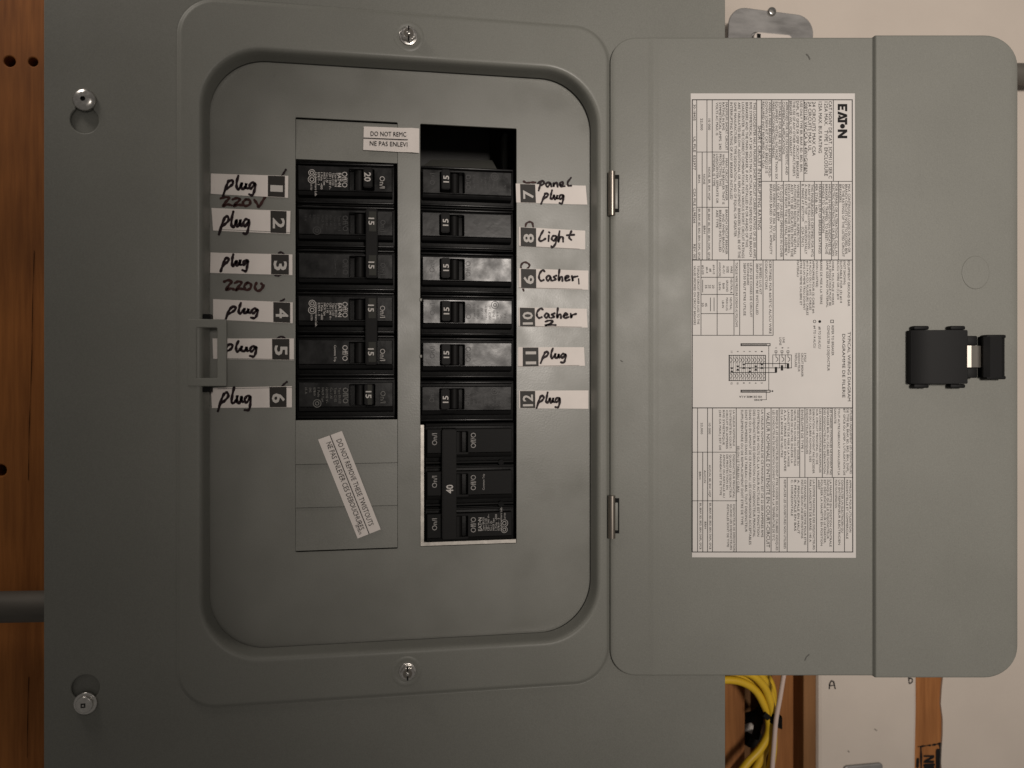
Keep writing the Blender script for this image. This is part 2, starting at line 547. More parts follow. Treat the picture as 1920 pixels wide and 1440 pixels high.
# ---- white board marked A and B
wb_ = W_DRY
t = thing('white_board', PANEL.W((*P(1630, 1700, wb_), wb_)), 'white board with handwritten letters A and B below the open door', 'board')
plate('board', [[*PP(wb_, (1534, 1180), (1720, 1180), (1720, 1330), (1718, 1440), (1717, 1800), (1534, 1800))]], wb_ - 0.0127, wb_, 'white_board', t, bev=0.0030)
hw = MB(); wv = wb_ + 0.0002
stroke(hw, PP(wv, (1555, 1291), (1556, 1282), (1559, 1277), (1563, 1279), (1566, 1291)), 0.0011, wv)
stroke(hw, PP(wv, (1556, 1286), (1564, 1285)), 0.0009, wv + 1e-5)
hw.out('handwriting', 'ink', t)
hw = MB()
stroke(hw, PP(wv, (1703, 1264), (1704, 1272), (1705, 1281), (1709, 1280), (1711, 1276), (1709, 1272), (1705, 1272)), 0.0010, wv)
hw.out('handwriting', 'ink', t)
sp = MB()
stroke(sp, PP(wv, (1590, 1408), (1592, 1410)), 0.0008, wv)
sp.out('scuff', 'conduit', t)
sp = MB()
stroke(sp, PP(wv, (1640, 1367), (1644, 1370)), 0.0006, wv)
sp.out('scuff', 'conduit', t)
wl = wb_ + 0.002
u0, v1 = P(1583, 1437, wl); u1, v0 = P(1656, 1560, wl)
t = thing('metal_plate', PANEL.W(((u0 + u1) / 2, v0, wb_)), 'small grey metal plate fixed to the board marked A and B', 'plate')
plate('plate', [rrect(u0, u1, v0, v1, 0.003)], wb_, wl, 'galv', t, bev=0.0012)
b = MB(); b.cyl(P(1620, 1490, wl), 0.003, wl, wl + 0.0018, 18, 0.0006); b.out('screw', 'zinc', t)

# ---- steel outlet box, conduits
wo = -0.055
t = thing('outlet_box', PANEL.W((*P(1442, 250, wo), wo)), 'galvanised steel outlet box with a rounded cover above the open door', 'outlet box')
c0 = P(1442, 130, wo)
def rot(pts, c, a):
    ca, sa = math.cos(a), math.sin(a)
    return [(c[0] + (x - c[0]) * ca - (y - c[1]) * sa, c[1] + (x - c[0]) * sa + (y - c[1]) * ca) for x, y in pts]
uL = P(1363, 60, wo)[0]; uR = P(1522, 60, wo)[0]; vT = P(1442, 20, wo)[1]; vB = vT - 0.108
ol = rot(rrect(uL, uR, vT, vB, 0.013), c0, R(-2.6))
ou0, ov1 = P(1408, 60, wo); ou1, ov0 = P(1484, 190, wo)
ohole = rot(rrect(ou0, ou1, ov0, ov1, 0.004), c0, R(-1.0))
plate('cover_plate', [ol, ohole], wo - 0.0015, wo, 'galv', t, bev=0.0006)
plate('box', [rot(rrect(uL + 0.002, uR - 0.002, vT - 0.002, vB + 0.002, 0.012), c0, R(-2.6))], W_DRY + 0.0003, wo - 0.0016, 'galv', t)
rc = plate('receptacle', [rot(rrect(ou0 + 0.0008, ou1 - 0.0008, ov0 + 0.001, ov1 - 0.0008, 0.004), c0, R(-1.0))], wo - 0.0010, wo + 0.0025, 'ivory', t, bev=0.0008)
sl = MB(); sl.box(*[P(1416, 66, wo)[0], P(1423, 66, wo)[0]], P(1416, 66, wo)[1], P(1416, 86, wo)[1], wo + 0.001, wo + 0.0027); sl.out('slot', 'dark', rc)
b = MB(); cc = P(1446, 23, wo)
b.cyl(cc, 0.0033, wo, wo + 0.0022, 20, 0.0012)
b.out('screw', 'zinc', t)

def conduit(name, pts, r, label, group=None):
    b = MB()
    b.tube(pts, r, 20)
    o = b.out(name, 'conduit')
    tag(o, label, 'conduit', 'steel conduits')
    return o
wc = -0.070
a = P(118, 1136, wc); c = P(-260, 1143, wc)
conduit('conduit', [(c[0] - 0.25, c[1], wc), (*c, wc), (*a, wc)], 0.0098, 'grey steel conduit entering the enclosure across the nail-holed stud')
a = P(1505, 139, wc); c = P(2300, 139, wc)
conduit('conduit', [(*a, wc), (*c, wc)], 0.0082, 'grey steel conduit leaving the outlet box along the drywall')

# ---- yellow cable loop
t = thing('cable_coil', PANEL.W((*P(1400, 1500, -0.08), -0.08)), 'loop of yellow network cable tied with a black strap below the door', 'cable')
def cable(pts, wv, r, material, parent=None, name='cable', wob=0.0):
    q = smooth([Vector((*P(x, y, wv + (d[0] if d else 0)), wv + (d[0] if d else 0))) for x, y, *d in pts], 8)
    b = MB(); b.tube(q, r, 12)
    return b.out(name, material, parent, 60)
RC = 0.0029
cable([(1300, 1290), (1345, 1276), (1385, 1277), (1415, 1293), (1432, 1320), (1441, 1345), (1441, 1375), (1425, 1405), (1400, 1432), (1375, 1470), (1340, 1540)], -0.072, RC, 'yellow', t, 'strand')
cable([(1300, 1281), (1350, 1268), (1395, 1272), (1423, 1291), (1438, 1318), (1446, 1345), (1446, 1372), (1436, 1402), (1422, 1432), (1402, 1470), (1370, 1540)], -0.078, RC, 'yellow', t, 'strand')
cable([(1300, 1270), (1350, 1258), (1402, 1262), (1430, 1284), (1443, 1312), (1449, 1342), (1450, 1380), (1449, 1410), (1444, 1440), (1430, 1500)], -0.070, RC, 'yellow', t, 'strand')
cable([(1300, 1262), (1350, 1249), (1408, 1254), (1437, 1280), (1447, 1308), (1450, 1340), (1444, 1375), (1430, 1410), (1428, 1440), (1418, 1500)], -0.083, RC, 'yellow', t, 'strand')
cable([(1300, 1250), (1360, 1240), (1420, 1252), (1440, 1272), (1449, 1300), (1446, 1340), (1438, 1380), (1412, 1420), (1385, 1455), (1350, 1520)], -0.088, RC, 'yellow', t, 'strand')
b = MB()
ctr = Vector((*P(1444, 1340, -0.078), -0.078))
prof = []
for k in range(21):
    a = 2 * math.pi * k / 20
    prof.append((ctr.x + 0.0072 * math.cos(a), ctr.z + 0.0125 * math.sin(a)))
vt = []
for k in range(20):
    x, z = prof[k]
    tilt = (x - ctr.x) * -0.55
    for dv in (-0.0042, 0.0042):
        vt.append((x, ctr.y + dv + tilt, z))
b.poly(vt, [(2 * k, (2 * k + 2) % 40, (2 * k + 3) % 40, 2 * k + 1) for k in range(20)])
r_ = bmesh.ops.solidify(b.bm, geom=list(b.bm.faces), thickness=0.0009)
b.out('strap', 'velcro', t)
b = MB()
b.tube([(ctr.x - 0.006, ctr.y + 0.002, ctr.z + 0.009), (ctr.x - 0.0095, ctr.y + 0.005, ctr.z + 0.008)], 0.0022, 8)
b.tube([(ctr.x - 0.002, ctr.y - 0.006, -0.09), (ctr.x - 0.003, ctr.y - 0.016, -0.092), (ctr.x - 0.005, ctr.y - 0.024, -0.092)], 0.003, 8)
b.out('strap_end', 'velcro', t)
o = cable([(1474, 1235), (1469, 1268), (1462, 1310), (1455, 1350), (1451, 1400), (1448, 1445), (1446, 1540)], -0.064, 0.0017, 'white_cable', None, 'white_cable')
tag(o, 'thin white cable hanging in front of the lit stud', 'cable')
o = cable([(1380, 1350), (1400, 1346), (1418, 1341), (1432, 1330)], -0.112, 0.0042, 'velcro', None, 'cable_strap')
tag(o, 'black cable strap in the cavity behind the yellow loop, upper one', 'strap', 'loose black cable straps')
o = cable([(1398, 1384), (1412, 1390), (1428, 1384)], -0.110, 0.0050, 'velcro', None, 'cable_strap')
tag(o, 'black cable strap in the cavity behind the yellow loop, lower one', 'strap', 'loose black cable straps')
o = cable([(1392, 1352), (1403, 1366), (1414, 1378), (1425, 1372)], -0.128, 0.0050, 'ivory', None, 'white_cable_end')
tag(o, 'short pale cable end between the two black straps', 'cable')
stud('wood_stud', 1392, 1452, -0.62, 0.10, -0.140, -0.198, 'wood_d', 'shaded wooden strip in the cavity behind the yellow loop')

# ================================================================== THE PANEL
FLAT, RAISED = 0.0123, 0.0138
uL = P(82, 700, FLAT)[0]; uR = P(1360, 700, FLAT)[0]
panel = thing('electrical_panel', PANEL.W(((uL + uR) / 2, -0.31, -0.04)), 'grey steel electrical panel with its door swung open and breakers exposed', 'panel')

# emboss and recess outlines
EU0, EU1 = P(336, 700, RAISED)[0], P(1139.5, 700, RAISED)[0]
EV1, EV0 = P(940, 40, RAISED)[1], P(940, 1289, RAISED)[1]
CU0, CU1 = P(397, 700, 0)[0], P(1104, 700, 0)[0]
CV1 = (P(497, 118.5)[1] + P(940, 147)[1]) / 2
CV0 = (P(497, 1210)[1] + P(1015, 1182)[1]) / 2
SEG = 14
def grow(u0, u1, v0, v1, d, r, wv):
    return [(*p, wv) for p in rrect(u0 - d, u1 + d, v0 - d, v1 + d, max(0.001, r + d), SEG)]
def ering(d, wv): return grow(EU0, EU1, EV0, EV1, d, 0.020, wv)
def cring(d, wv): return grow(CU0, CU1, CV0, CV1, d, 0.031, wv)
# the flat outer sheet with its two keyhole slots
holes = [[p[:2] for p in ering(0.0016, 0)]]
def keyhole(px, py, big, small, up):
    c = P(px, py, FLAT); r = 0.0072; r2 = 0.0042
    d = up * 0.0105
    pts = circle(c, r, 28)
    out = []
    for k in range(28):
        a = 2 * math.pi * k / 28
        x, y = c[0] + r * math.cos(a), c[1] + r * math.sin(a)
        if (y - c[1]) * up > 0 and abs(x - c[0]) < r2:
            continue
        out.append((a, (x, y)))
    # start just after the slot, go round, then add the slot
    if up > 0:
        s = sorted(out, key=lambda q: (q[0] - math.pi / 2) % (2 * math.pi))
    else:
        s = sorted(out, key=lambda q: (q[0] + math.pi / 2) % (2 * math.pi))
    body = [q[1] for q in s]
    tip = c[1] + d
    arc = []
    for k in range(9):
        a = R(0 + 180 * k / 8) if up > 0 else R(180 + 180 * k / 8)
        arc.append((c[0] + r2 * math.cos(a), tip + r2 * math.sin(a)))
    return body + arc
holes.append(keyhole(158, 225, 0, 0, 1))
holes.append(keyhole(160, 1290, 0, 0, -1))
outer = rrect(uL, uR, -0.31, 0.30, 0.003, 4)
plate('cover', [outer] + holes, FLAT - 0.0016, FLAT, 'paint', panel, bev=0.0005)
# turned edge of the cover
b = MB()
r0 = [(*p, FLAT - 0.0008) for p in rrect(uL + 0.0002, uR - 0.0002, -0.3098, 0.2998, 0.003, 4)]
r1 = [(p[0], p[1], -0.012) for p in r0]
b.loft([r0, r1])
b.out('turned_edge', 'paint', panel)
# raised border and the recess wall
b = MB()
rings = [ering(0.0020, FLAT - 0.0014), ering(0.0018, FLAT - 0.0001), ering(0.0011, FLAT + 0.0001), ering(0.0006, FLAT + 0.0005), ering(0.0000, RAISED - 0.0004), ering(-0.0006, RAISED - 0.0001), ering(-0.0011, RAISED), ering(-0.0017, RAISED),
         cring(0.0052, RAISED), cring(0.0044, RAISED), cring(0.0036, RAISED - 0.0001), cring(0.0028, RAISED - 0.0005), cring(0.0022, RAISED - 0.0013),
         cring(0.0018, RAISED - 0.0026), cring(0.0014, RAISED - 0.0060), cring(0.0010, 0.0040), cring(0.0007, 0.0020), cring(0.0011, 0.0016)]
b.loft(rings)
border = b.out('raised_border', 'paint', panel, 50)
# embossed dimples round the two border screws are left as rims on the screws
# dead front
LU0, LU1 = P(554, 700)[0], P(745.5, 700)[0]
RU0, RU1 = P(788, 700)[0], P(968.5, 700)[0]
LT = P(650, 224.5)[1]; LB = P(650, 1032)[1]
RTp = P(880, 236.5)[1]; RB = P(880, 1022)[1]
plate('dead_front', [[p[:2] for p in cring(0.006, 0)], rrect(LU0, LU1, LB, LT, 0.0006, 2), rrect(RU0, RU1, RB, RTp, 0.0006, 2)], -0.0016, 0.0, 'paint_plate', panel, bev=0.0002)
# back box
b = MB()
bu0, bu1 = uL + 0.004, uR - 0.004
zb = -0.0985
b.box(bu0, bu1, -0.306, 0.296, zb, zb + 0.0015)
b.box(bu0, bu0 + 0.0015, -0.306, 0.296, zb + 0.0016, -0.0125)
b.box(bu1 - 0.0015, bu1, -0.306, 0.296, zb + 0.0016, -0.0125)
b.box(bu0 + 0.0016, bu1 - 0.0016, 0.2945, 0.296, zb + 0.0016, -0.0125)
b.box(bu0 + 0.0016, bu1 - 0.0016, -0.306, -0.3045, zb + 0.0016, -0.0125)
b.out('enclosure_box', 'inside', panel)
# bus assembly glimpsed through the open slot
b = MB()
b.box(LU1 - 0.01, RU1 - 0.008, LB - 0.01, LT + 0.02, -0.075, -0.062, 0.002)
b.out('bus_base', 'bus', panel)
b = MB()
x = P(944, 270, -0.05)[0]
b.box(x - 0.0012, x + 0.0012, RB, RTp + 0.01, -0.062, -0.040, 0.0004)
b.out('bus_rib', 'inside', panel)
b = MB()
x0 = P(775, 250, -0.04)[0]; x1 = P(928, 250, -0.04)[0]
b.poly([(x0, P(800, 316)[1], -0.010), (x1, P(900, 322)[1], -0.010), (x1, P(900, 250)[1], -0.055), (x0 + 0.012, P(800, 250)[1], -0.055)], [(0, 1, 2, 3)])
shell(b, 0.001)
b.out('breaker_stab', 'paint', panel)

# twistouts left in the left slot
def twist(y0a, y0b, y1a, y1b, dw0, dw1, gt=0.00025, gb=0.0001):
    """y given at px 554 and px 745"""
    e = 0.00014
    t0 = P(554, y0a)[1] - gt; t1 = P(745, y0b)[1] - gt
    b0 = P(554, y1a)[1] + gb; b1 = P(745, y1b)[1] + gb
    tv = (t0 + t1) / 2; bv = (b0 + b1) / 2
    b = MB()
    u0_, u1_ = LU0 + e, LU1 - e
    pts = [(u0_, bv, dw1), (u1_, bv, dw1), (u1_, tv, dw0), (u0_, tv, dw0)]
    b.poly(pts + [(x, y, z - 0.0016) for x, y, z in pts], [(0, 1, 2, 3), (4, 7, 6, 5), (0, 4, 5, 1), (1, 5, 6, 2), (2, 6, 7, 3), (3, 7, 4, 0)])
    b.out('twistout', 'paint_plate', panel)
twist(218, 231, 298.5, 306, -0.0010, 0.0000, 0.0009, 0.0001)
twist(787.5, 785.5, 871, 867, 0.0002, 0.0006)
twist(871, 867, 952.5, 947, -0.0003, 0.0004)
twist(952.5, 947, 1036, 1029, -0.0003, 0.0004, 0.00025, 0.0010)
# tabs of bare metal along the right slot where the twistouts were broken off
b = MB()
u = RU0
b.box(u + 0.0002, u + 0.0022, P(790, 1019)[1], P(790, 797)[1], -0.0025, -0.0012)
b.box(u + 0.0002, RU1 - 0.0002, RB + 0.0003, RB + 0.0024, -0.0030, -0.0006)
b.out('bare_edge', 'raw', panel)
for (px, py) in ((788.6, 562), (788.6, 668)):
    b = MB()
    cu, cv = P(px, py)
    s_ = -1 if px > 770 else 1
    b.box(cu - 0.0009, cu + 0.0009, cv - 0.0009, cv + 0.0009, -0.0010, 0.0003, 0.0003)
    b.out('broken_tab', 'paint_plate', panel)

# latch catch on the left border
oL, oT = P(352, 598, RAISED); oR, oB = P(425, 724, RAISED)
iL, iT = P(368.5, 614, RAISED); iR, iB = P(407.5, 709, RAISED)
plate('latch_catch', [rrect(oL, oR, oB, oT, 0.0008, 3), rrect(iL, iR, iB, iT, 0.0006, 3)], RAISED - 0.0018, RAISED + 0.0004, 'paint', panel, bev=0.0004)
for y0_, y1_ in ((589, 598), (725, 735)):
    b = MB()
    a = P(374, y0_, RAISED - 0.003); c = P(395, y1_, RAISED - 0.003)
    b.box(a[0], c[0], c[1], a[1], RAISED - 0.008, RAISED - 0.0016)
    b.out('catch_notch', 'dark', panel)

# screws
def screw(px, py, wv, kind, rad, tilt=0.0):
    c = P(px, py, wv)
    b = MB()
    if kind == 'pan':
        rings = []
        for r, h in ((1.0, 0.0), (1.0, 0.0008), (0.96, 0.0014), (0.82, 0.0021), (0.6, 0.0026), (0.30, 0.0028), (0.22, 0.0028)):
            rings.append([(c[0] + rad * r * math.cos(2 * math.pi * k / 28), c[1] + rad * r * math.sin(2 * math.pi * k / 28), wv + h) for k in range(28)])
        b.loft(rings)
        o = b.out('screw', 'zinc', panel, 45)
        b = MB()
        b.box(c[0] - 0.0013, c[0] + 0.0013, c[1] - 0.0013, c[1] + 0.0013, wv + 0.0002, wv + 0.0024)
        b.out('drive_recess', 'dark', o)
    elif kind == 'hex':
        b.cyl(c, rad, wv, wv + 0.0009, 32, 0.0004)
        b2 = bmesh.new()
        bmesh.ops.create_cone(b2, cap_ends=True, segments=6, radius1=rad * 0.82, radius2=rad * 0.80, depth=0.0034)
        ed = [e for e in b2.edges if all(v.co.z > 0 for v in e.verts)]
        bmesh.ops.bevel(b2, geom=ed, offset=0.0006, segments=2, affect='EDGES')
        b.add(b2, Matrix.Translation((c[0], c[1], wv + 0.0026)) @ Matrix.Rotation(R(tilt), 4, 'Z'))
        o = b.out('screw', 'zinc', panel, 30)
        b = MB(); b.cyl(c, rad * 0.52, wv + 0.0030, wv + 0.0045, 20); b.out('drive_cup', 'conduit', o)
        b = MB(); b.cyl(c, rad * 0.24, wv + 0.0040, wv + 0.0051, 16, 0.0006); b.out('drive_centre', 'zinc', o)
        b = MB()
        b.box(c[0] - 0.0004, c[0] + 0.0004, c[1] - rad * 0.75, c[1] - rad * 0.28, wv + 0.0030, wv + 0.00455)
        b.box(c[0] - 0.0004, c[0] + 0.0004, c[1] + rad * 0.28, c[1] + rad * 0.75, wv + 0.0030, wv + 0.00455)
        b.out('drive_slot', 'dark', o)
    elif kind == 'square':
        b.cyl(c, rad, wv, wv + 0.0012, 32, 0.0005)
        b.cyl(c, rad * 0.74, wv + 0.0012, wv + 0.0030, 28, 0.0007)
        o = b.out('screw', 'zinc', panel, 30)
        b2 = MB(); b2.box(c[0] - 0.0015, c[0] + 0.0009, c[1] - 0.0014, c[1] + 0.0010, wv + 0.002, wv + 0.00305); b2.out('drive_recess', 'dark', o)
        b2 = MB(); b2.box(c[0] - 0.0008, c[0] + 0.0002, c[1] - 0.0007, c[1] + 0.0003, wv + 0.002, wv + 0.00312); b2.out('drive_centre', 'zinc', o)
    return o
screw(159, 188, FLAT + 0.0001, 'pan', 0.0060)
screw(161, 1318, FLAT + 0.0001, 'square', 0.0060)
screw(766, 68, RAISED + 0.0001, 'hex', 0.0054, 12)
screw(764, 1258, RAISED + 0.0001, 'hex', 0.0050, 22)
# backing seen through the keyholes
for px, py in ((158, 215), (160, 1295)):
    c = P(px, py, FLAT)
    b = MB()
    b.box(c[0] - 0.012, c[0] + 0.012, c[1] - 0.022, c[1] + 0.022, FLAT - 0.0034, FLAT - 0.0021)
    b.out('box_flange', 'paint', panel)
# shallow dimples pressed round the border screws
for px, py in ((766, 68), (762, 1259)):
    c = P(px, py, RAISED)
    b = MB()
    rr = [(0.0088, 0.00002), (0.0082, 0.00022), (0.0074, 0.0003), (0.0066, 0.00016), (0.006, 0.00003)]
    b.loft([[(c[0] + r * math.cos(2 * math.pi * k / 32), c[1] + r * math.sin(2 * math.pi * k / 32), RAISED + h) for k in range(32)] for r, h in rr])
    b.out('pressed_rim', 'paint', panel, 60)

# marker writing straight on the paint
def strokes_in(mb, sts, box, wv, wd, mapper, jit=0.0, sh=0.0):
    x0, y0, x1, y1 = box
    for s in sts:
        pts = []
        for x, y in s:
            xx = x0 + (x + sh * (0.5 - y)) * (x1 - x0) + random.uniform(-jit, jit)
            yy = y0 + y * (y1 - y0) + random.uniform(-jit, jit)
            pts.append(mapper(xx, yy))
        stroke(mb, pts, wd, wv)
WM = 0.0003
PL = lambda x, y: P(x, y, WM)
S220V = [[(0.00, 0.15), (0.10, 0.02), (0.19, 0.12), (0.12, 0.45), (0.05, 0.85), (0.16, 0.72), (0.24, 0.80)],
         [(0.27, 0.25), (0.36, 0.12), (0.43, 0.25), (0.35, 0.60), (0.29, 0.85), (0.40, 0.75), (0.50, 0.80)],
         [(0.56, 0.25), (0.50, 0.55), (0.55, 0.85), (0.65, 0.70), (0.66, 0.35), (0.58, 0.22)],
         [(0.76, 0.30), (0.82, 0.65), (0.86, 0.95), (0.93, 0.50), (1.0, 0.0)]]
S220U = S220V[:3] + [[(0.80, 0.25), (0.76, 0.60), (0.82, 0.92), (0.92, 0.80), (0.98, 0.45)], [(0.92, 0.30), (0.96, 0.50), (0.90, 0.85)]]
b = MB(); strokes_in(b, S220V, (414, 369, 497, 389), WM, 0.00150, PL)
b.out('marker_writing', 'marker_brown', panel)
b = MB()
strokes_in(b, S220U, (420, 525, 496, 547), WM, 0.00150, PL)
b.out('marker_writing', 'marker_brown', panel)
for s in ([(536, 318), (533, 323), (529, 329)], [(523, 474), (528, 473), (532, 477)], [(516, 516), (521, 517), (526, 515)], [(526, 565), (530, 563), (533, 561)], [(520, 635), (527, 631), (534, 634)], [(528, 725), (533, 720), (538, 716)]):
    b = MB()
    stroke(b, [PL(*q) for q in s], 0.0012, WM)
    b.out('tick_mark', 'marker', panel)
b = MB(); stroke(b, [PL(*q) for q in [(982, 340), (988, 343), (996, 342), (1004, 342)]], 0.0013, WM); b.out('tick_mark', 'marker_brown', panel)
b = MB(); stroke(b, [PL(*q) for q in [(985, 427), (987, 419), (993, 416), (998, 418), (1000, 426)]], 0.0012, WM); b.out('tick_mark', 'marker_brown', panel)
b = MB(); stroke(b, [PL(*q) for q in [(978, 508), (977, 498), (982, 492), (989, 493), (993, 498), (988, 505)]], 0.0012, WM); b.out('tick_mark', 'marker_brown', panel)
b = MB(); stroke(b, [PL(*q) for q in [(981, 542), (982, 545)]], 0.0012, WM); b.out('tick_mark', 'marker_brown', panel)

# ---- the door
WH = RAISED + 0.0012
hp = CAM + (FW + RT * ((1146 - 960) / FPX)) * (((-WH) - CAM.y) / (FW + RT * ((1146 - 960) / FPX)).y)
ZD = (hp - CAM).dot(FW)
DOOR = Frame(CAM + FW * ZD, RT, UP, -FW)
def D(px, py, wv=0.0):
    z = ZD - wv
    return ((px - 960) / FPX * z, (700 - py) / FPX * z)
du0, du1 = D(1145, 700)[0], D(1904, 700)[0]
dv1, dv0 = D(1400, 69.5)[1], D(1400, 1267.5)[1]
b = MB(DOOR)
prof = []          # (u, w)
STEP = 0.0031
k1, k2, k3, k4 = D(1217, 700)[0], D(1226, 700)[0], D(1234, 700)[0], D(1636.5, 700)[0]
rl, rr_ = 0.0150, 0.0205
us = []
for k in range(10): us.append((du0 + rl * (1 - math.cos(R(90 * k / 9))), None))
prof.append((du0 - 0.00005, -0.0027))
for q in us: prof.append((q[0], -0.0010 * math.exp(-(q[0] - du0) / 0.0007)))
prof += [(k1 - 0.001, 0.0), (k1, 0.00004), (k2 - 0.0006, 0.00042), (k2 + 0.0006, 0.00044), (k3, 0.0001), (k3 + 0.001, 0.00006)]
prof += [(k4 - 0.0012, 0.0), (k4 - 0.0003, 0.00005), (k4, 0.0004), (k4 + 0.0002, STEP - 0.0004), (k4 + 0.0006, STEP), (k4 + 0.002, STEP)]
for k in range(12): prof.append((du1 - rr_ + rr_ * math.sin(R(90 * k / 11)), STEP - 0.0014 * math.exp(-(rr_ - rr_ * math.sin(R(90 * k / 11))) / 0.0011)))
def vext(u):
    d = 0.0
    if u < du0 + rl:
        u = max(u, du0)
        d = rl - math.sqrt(max(0, rl * rl - (du0 + rl - u) ** 2))
    if u > du1 - rr_:
        d = rr_ - math.sqrt(max(0, rr_ * rr_ - (u - du1 + rr_) ** 2))
    return dv0 + d, dv1 - d
cols = []
for u, wv in prof:
    lo, hi = vext(u)
    e = min(0.0012, (hi - lo) / 4)
    row = []
    for f_, dw in ((0, -0.0010), (0.25, -0.0003), (0.7, 0), (1, 0)):
        row.append((u, lo + e * f_, wv + dw))
    for k in range(1, 8): row.append((u, lo + e + (hi - lo - 2 * e) * k / 8, wv))
    for f_, dw in ((1, 0), (0.7, 0), (0.25, -0.0003), (0, -0.0010)):
        row.append((u, hi - e * f_, wv + dw))
    cols.append([b.bm.verts.new(p) for p in row])
for a, c in zip(cols, cols[1:]):
    for k in range(len(a) - 1):
        b.bm.faces.new((a[k], c[k], c[k + 1], a[k + 1]))
bmesh.ops.recalc_face_normals(b.bm, faces=list(b.bm.faces))
if sum(f.normal.z for f in b.bm.faces) < 0:
    bmesh.ops.reverse_faces(b.bm, faces=list(b.bm.faces))
shell(b, 0.0015)
door = b.out('door', 'paint', panel, 50)
# knockout outline on the door
kc = D(1829, 511, STEP)
b = MB(DOOR)
def oval(d): return [(kc[0] + (0.0083 - d) * math.cos(2 * math.pi * k / 40), kc[1] + (0.0100 - d) * math.sin(2 * math.pi * k / 40)) for k in range(40)]
ra, rb, rc_ = oval(0), oval(0.0002), oval(0.0005)
b.loft([[(*p, STEP + 0.00001) for p in ra], [(*p, STEP + 0.00030) for p in rb], [(*p, STEP + 0.00035) for p in rc_]])
n = len(rc_)
b.poly([(*p, STEP + 0.00035) for p in rc_], [tuple(range(n))])
b.out('knockout', 'paint', door, 60)
b = MB(DOOR); stroke(b, [D(1512, 102), D(1516, 106), D(1518, 111)], 0.0008, 0.0002); b.out('scuff', 'scuff', door)
b = MB(DOOR); stroke(b, [D(1509, 1238), D(1512, 1232), D(1517, 1227)], 0.0006, 0.0002); b.out('scuff', 'scuff', door)
b = MB(DOOR); stroke(b, [D(1164, 676), D(1167, 678)], 0.0006, 0.0002); b.out('scuff', 'scuff', door)
# hinges
for y0_, y1_, lf in ((322, 404, (328, 398)), (929, 1009, (934, 1000))):
    c0_ = P(1147, y0_, RAISED + 0.002); c1_ = P(1147, y1_, RAISED + 0.002)
    b = MB()
    wv = RAISED + 0.0022
    b.tube([(c0_[0], c0_[1], wv), (c0_[0], c0_[1] - 0.0004, wv), ((c0_[0] + c1_[0]) / 2, (c0_[1] + c1_[1]) / 2, wv), (c1_[0], c1_[1] + 0.0004, wv), (c1_[0], c1_[1], wv)],
           lambda s: 0.0021, 20)
    h = b.out('hinge', 'nickel', panel, 40)
    b = MB(DOOR)
    a = D(1152, lf[0]); c = D(1161, lf[1])
    b.box(a[0], c[0], c[1], a[1], -0.001, 0.0003)
    b.out('hinge_slot', 'dark', h)
    b = MB(DOOR)
    a = D(1151, lf[0] + 8); c = D(1158.5, lf[1] - 6)
    b.box(a[0], c[0], c[1], a[1], 0.0, 0.0008, 0.0002)
    b.out('hinge_leaf', 'paint', h)

# ---- latch on the door
def L_(x, y, wv=STEP): return D(1680 + x / 6.0, 560 + y / 6.0, wv)
latch = thing('door_latch', DOOR.W((*L_(500, 1000), STEP)), 'black plastic door latch with a bright steel spring clip', 'latch')
def lbox(name, x0, y0, x1, y1, w0, w1, material='latch', bev=0.0006, parent=latch):
    b = MB(DOOR)
    a = L_(x0, y0, w1); c = L_(x1, y1, w1)
    b.box(a[0], c[0], c[1], a[1], w0, w1, bev)
    return b.out(name, material, parent)
S0 = STEP + 0.0001
# body: a wedge rising to the right and a flat deck
b = MB(DOOR)
xa, xm, xb = L_(195, 0, STEP + .008)[0], L_(425, 0, STEP + .008)[0], L_(805, 0, STEP + .008)[0]
yt, yb = L_(0, 352, STEP + .008)[1], L_(0, 958, STEP + .008)[1]
pr = [(xa, S0), (xb, S0), (xb, STEP + 0.0085), (xm, STEP + 0.0085), (xa + 0.0006, STEP + 0.0048), (xa, STEP + 0.0042)]
pts = [(x, yt, z) for x, z in pr] + [(x, yb, z) for x, z in pr]
b.poly(pts, [tuple(range(6)), tuple(range(11, 5, -1))] + [(k, 6 + k, 6 + (k + 1) % 6, (k + 1) % 6) for k in range(6)])
bmesh.ops.bevel(b.bm, geom=list(b.bm.edges), offset=0.0004, segments=2, affect='EDGES')
b.out('latch_body', 'latch', latch, 30)
for x0_, x1_ in ((205, 376), (615, 785)):
    lbox('latch_foot', x0_, 305, x1_, 350, S0, STEP + 0.0050, bev=0.0008)
    lbox('latch_foot', x0_, 960, x1_, 1006, S0, STEP + 0.0050, bev=0.0008)
lbox('latch_arm', 806, 418, 918, 525, S0, STEP + 0.0060)
lbox('latch_arm', 806, 775, 918, 892, S0, STEP + 0.0060)
lbox('latch_bridge', 806, 526, 895, 774, S0, STEP + 0.0030, bev=0.0003)
# folded spring clip
b = MB(DOOR)
xs = [(795, .0086), (802, .0094), (848, .0094), (856, .0088), (900, .0075), (910, .0070), (925, .0066), (938, .0052), (958, .0024), (975, .0010)]
yt, yb = L_(0, 528, STEP + .009)[1], L_(0, 772, STEP + .009)[1]
pt = [(L_(x, 0, STEP + h)[0], yt, STEP + h) for x, h in xs] + [(L_(x, 0, STEP + h)[0], yb, STEP + h) for x, h in xs]
n = len(xs)
b.poly(pt, [(k, k + 1, n + k + 1, n + k) for k in range(n - 1)])
shell(b, 0.0005)
b.out('spring_clip', 'spring', latch, 25)
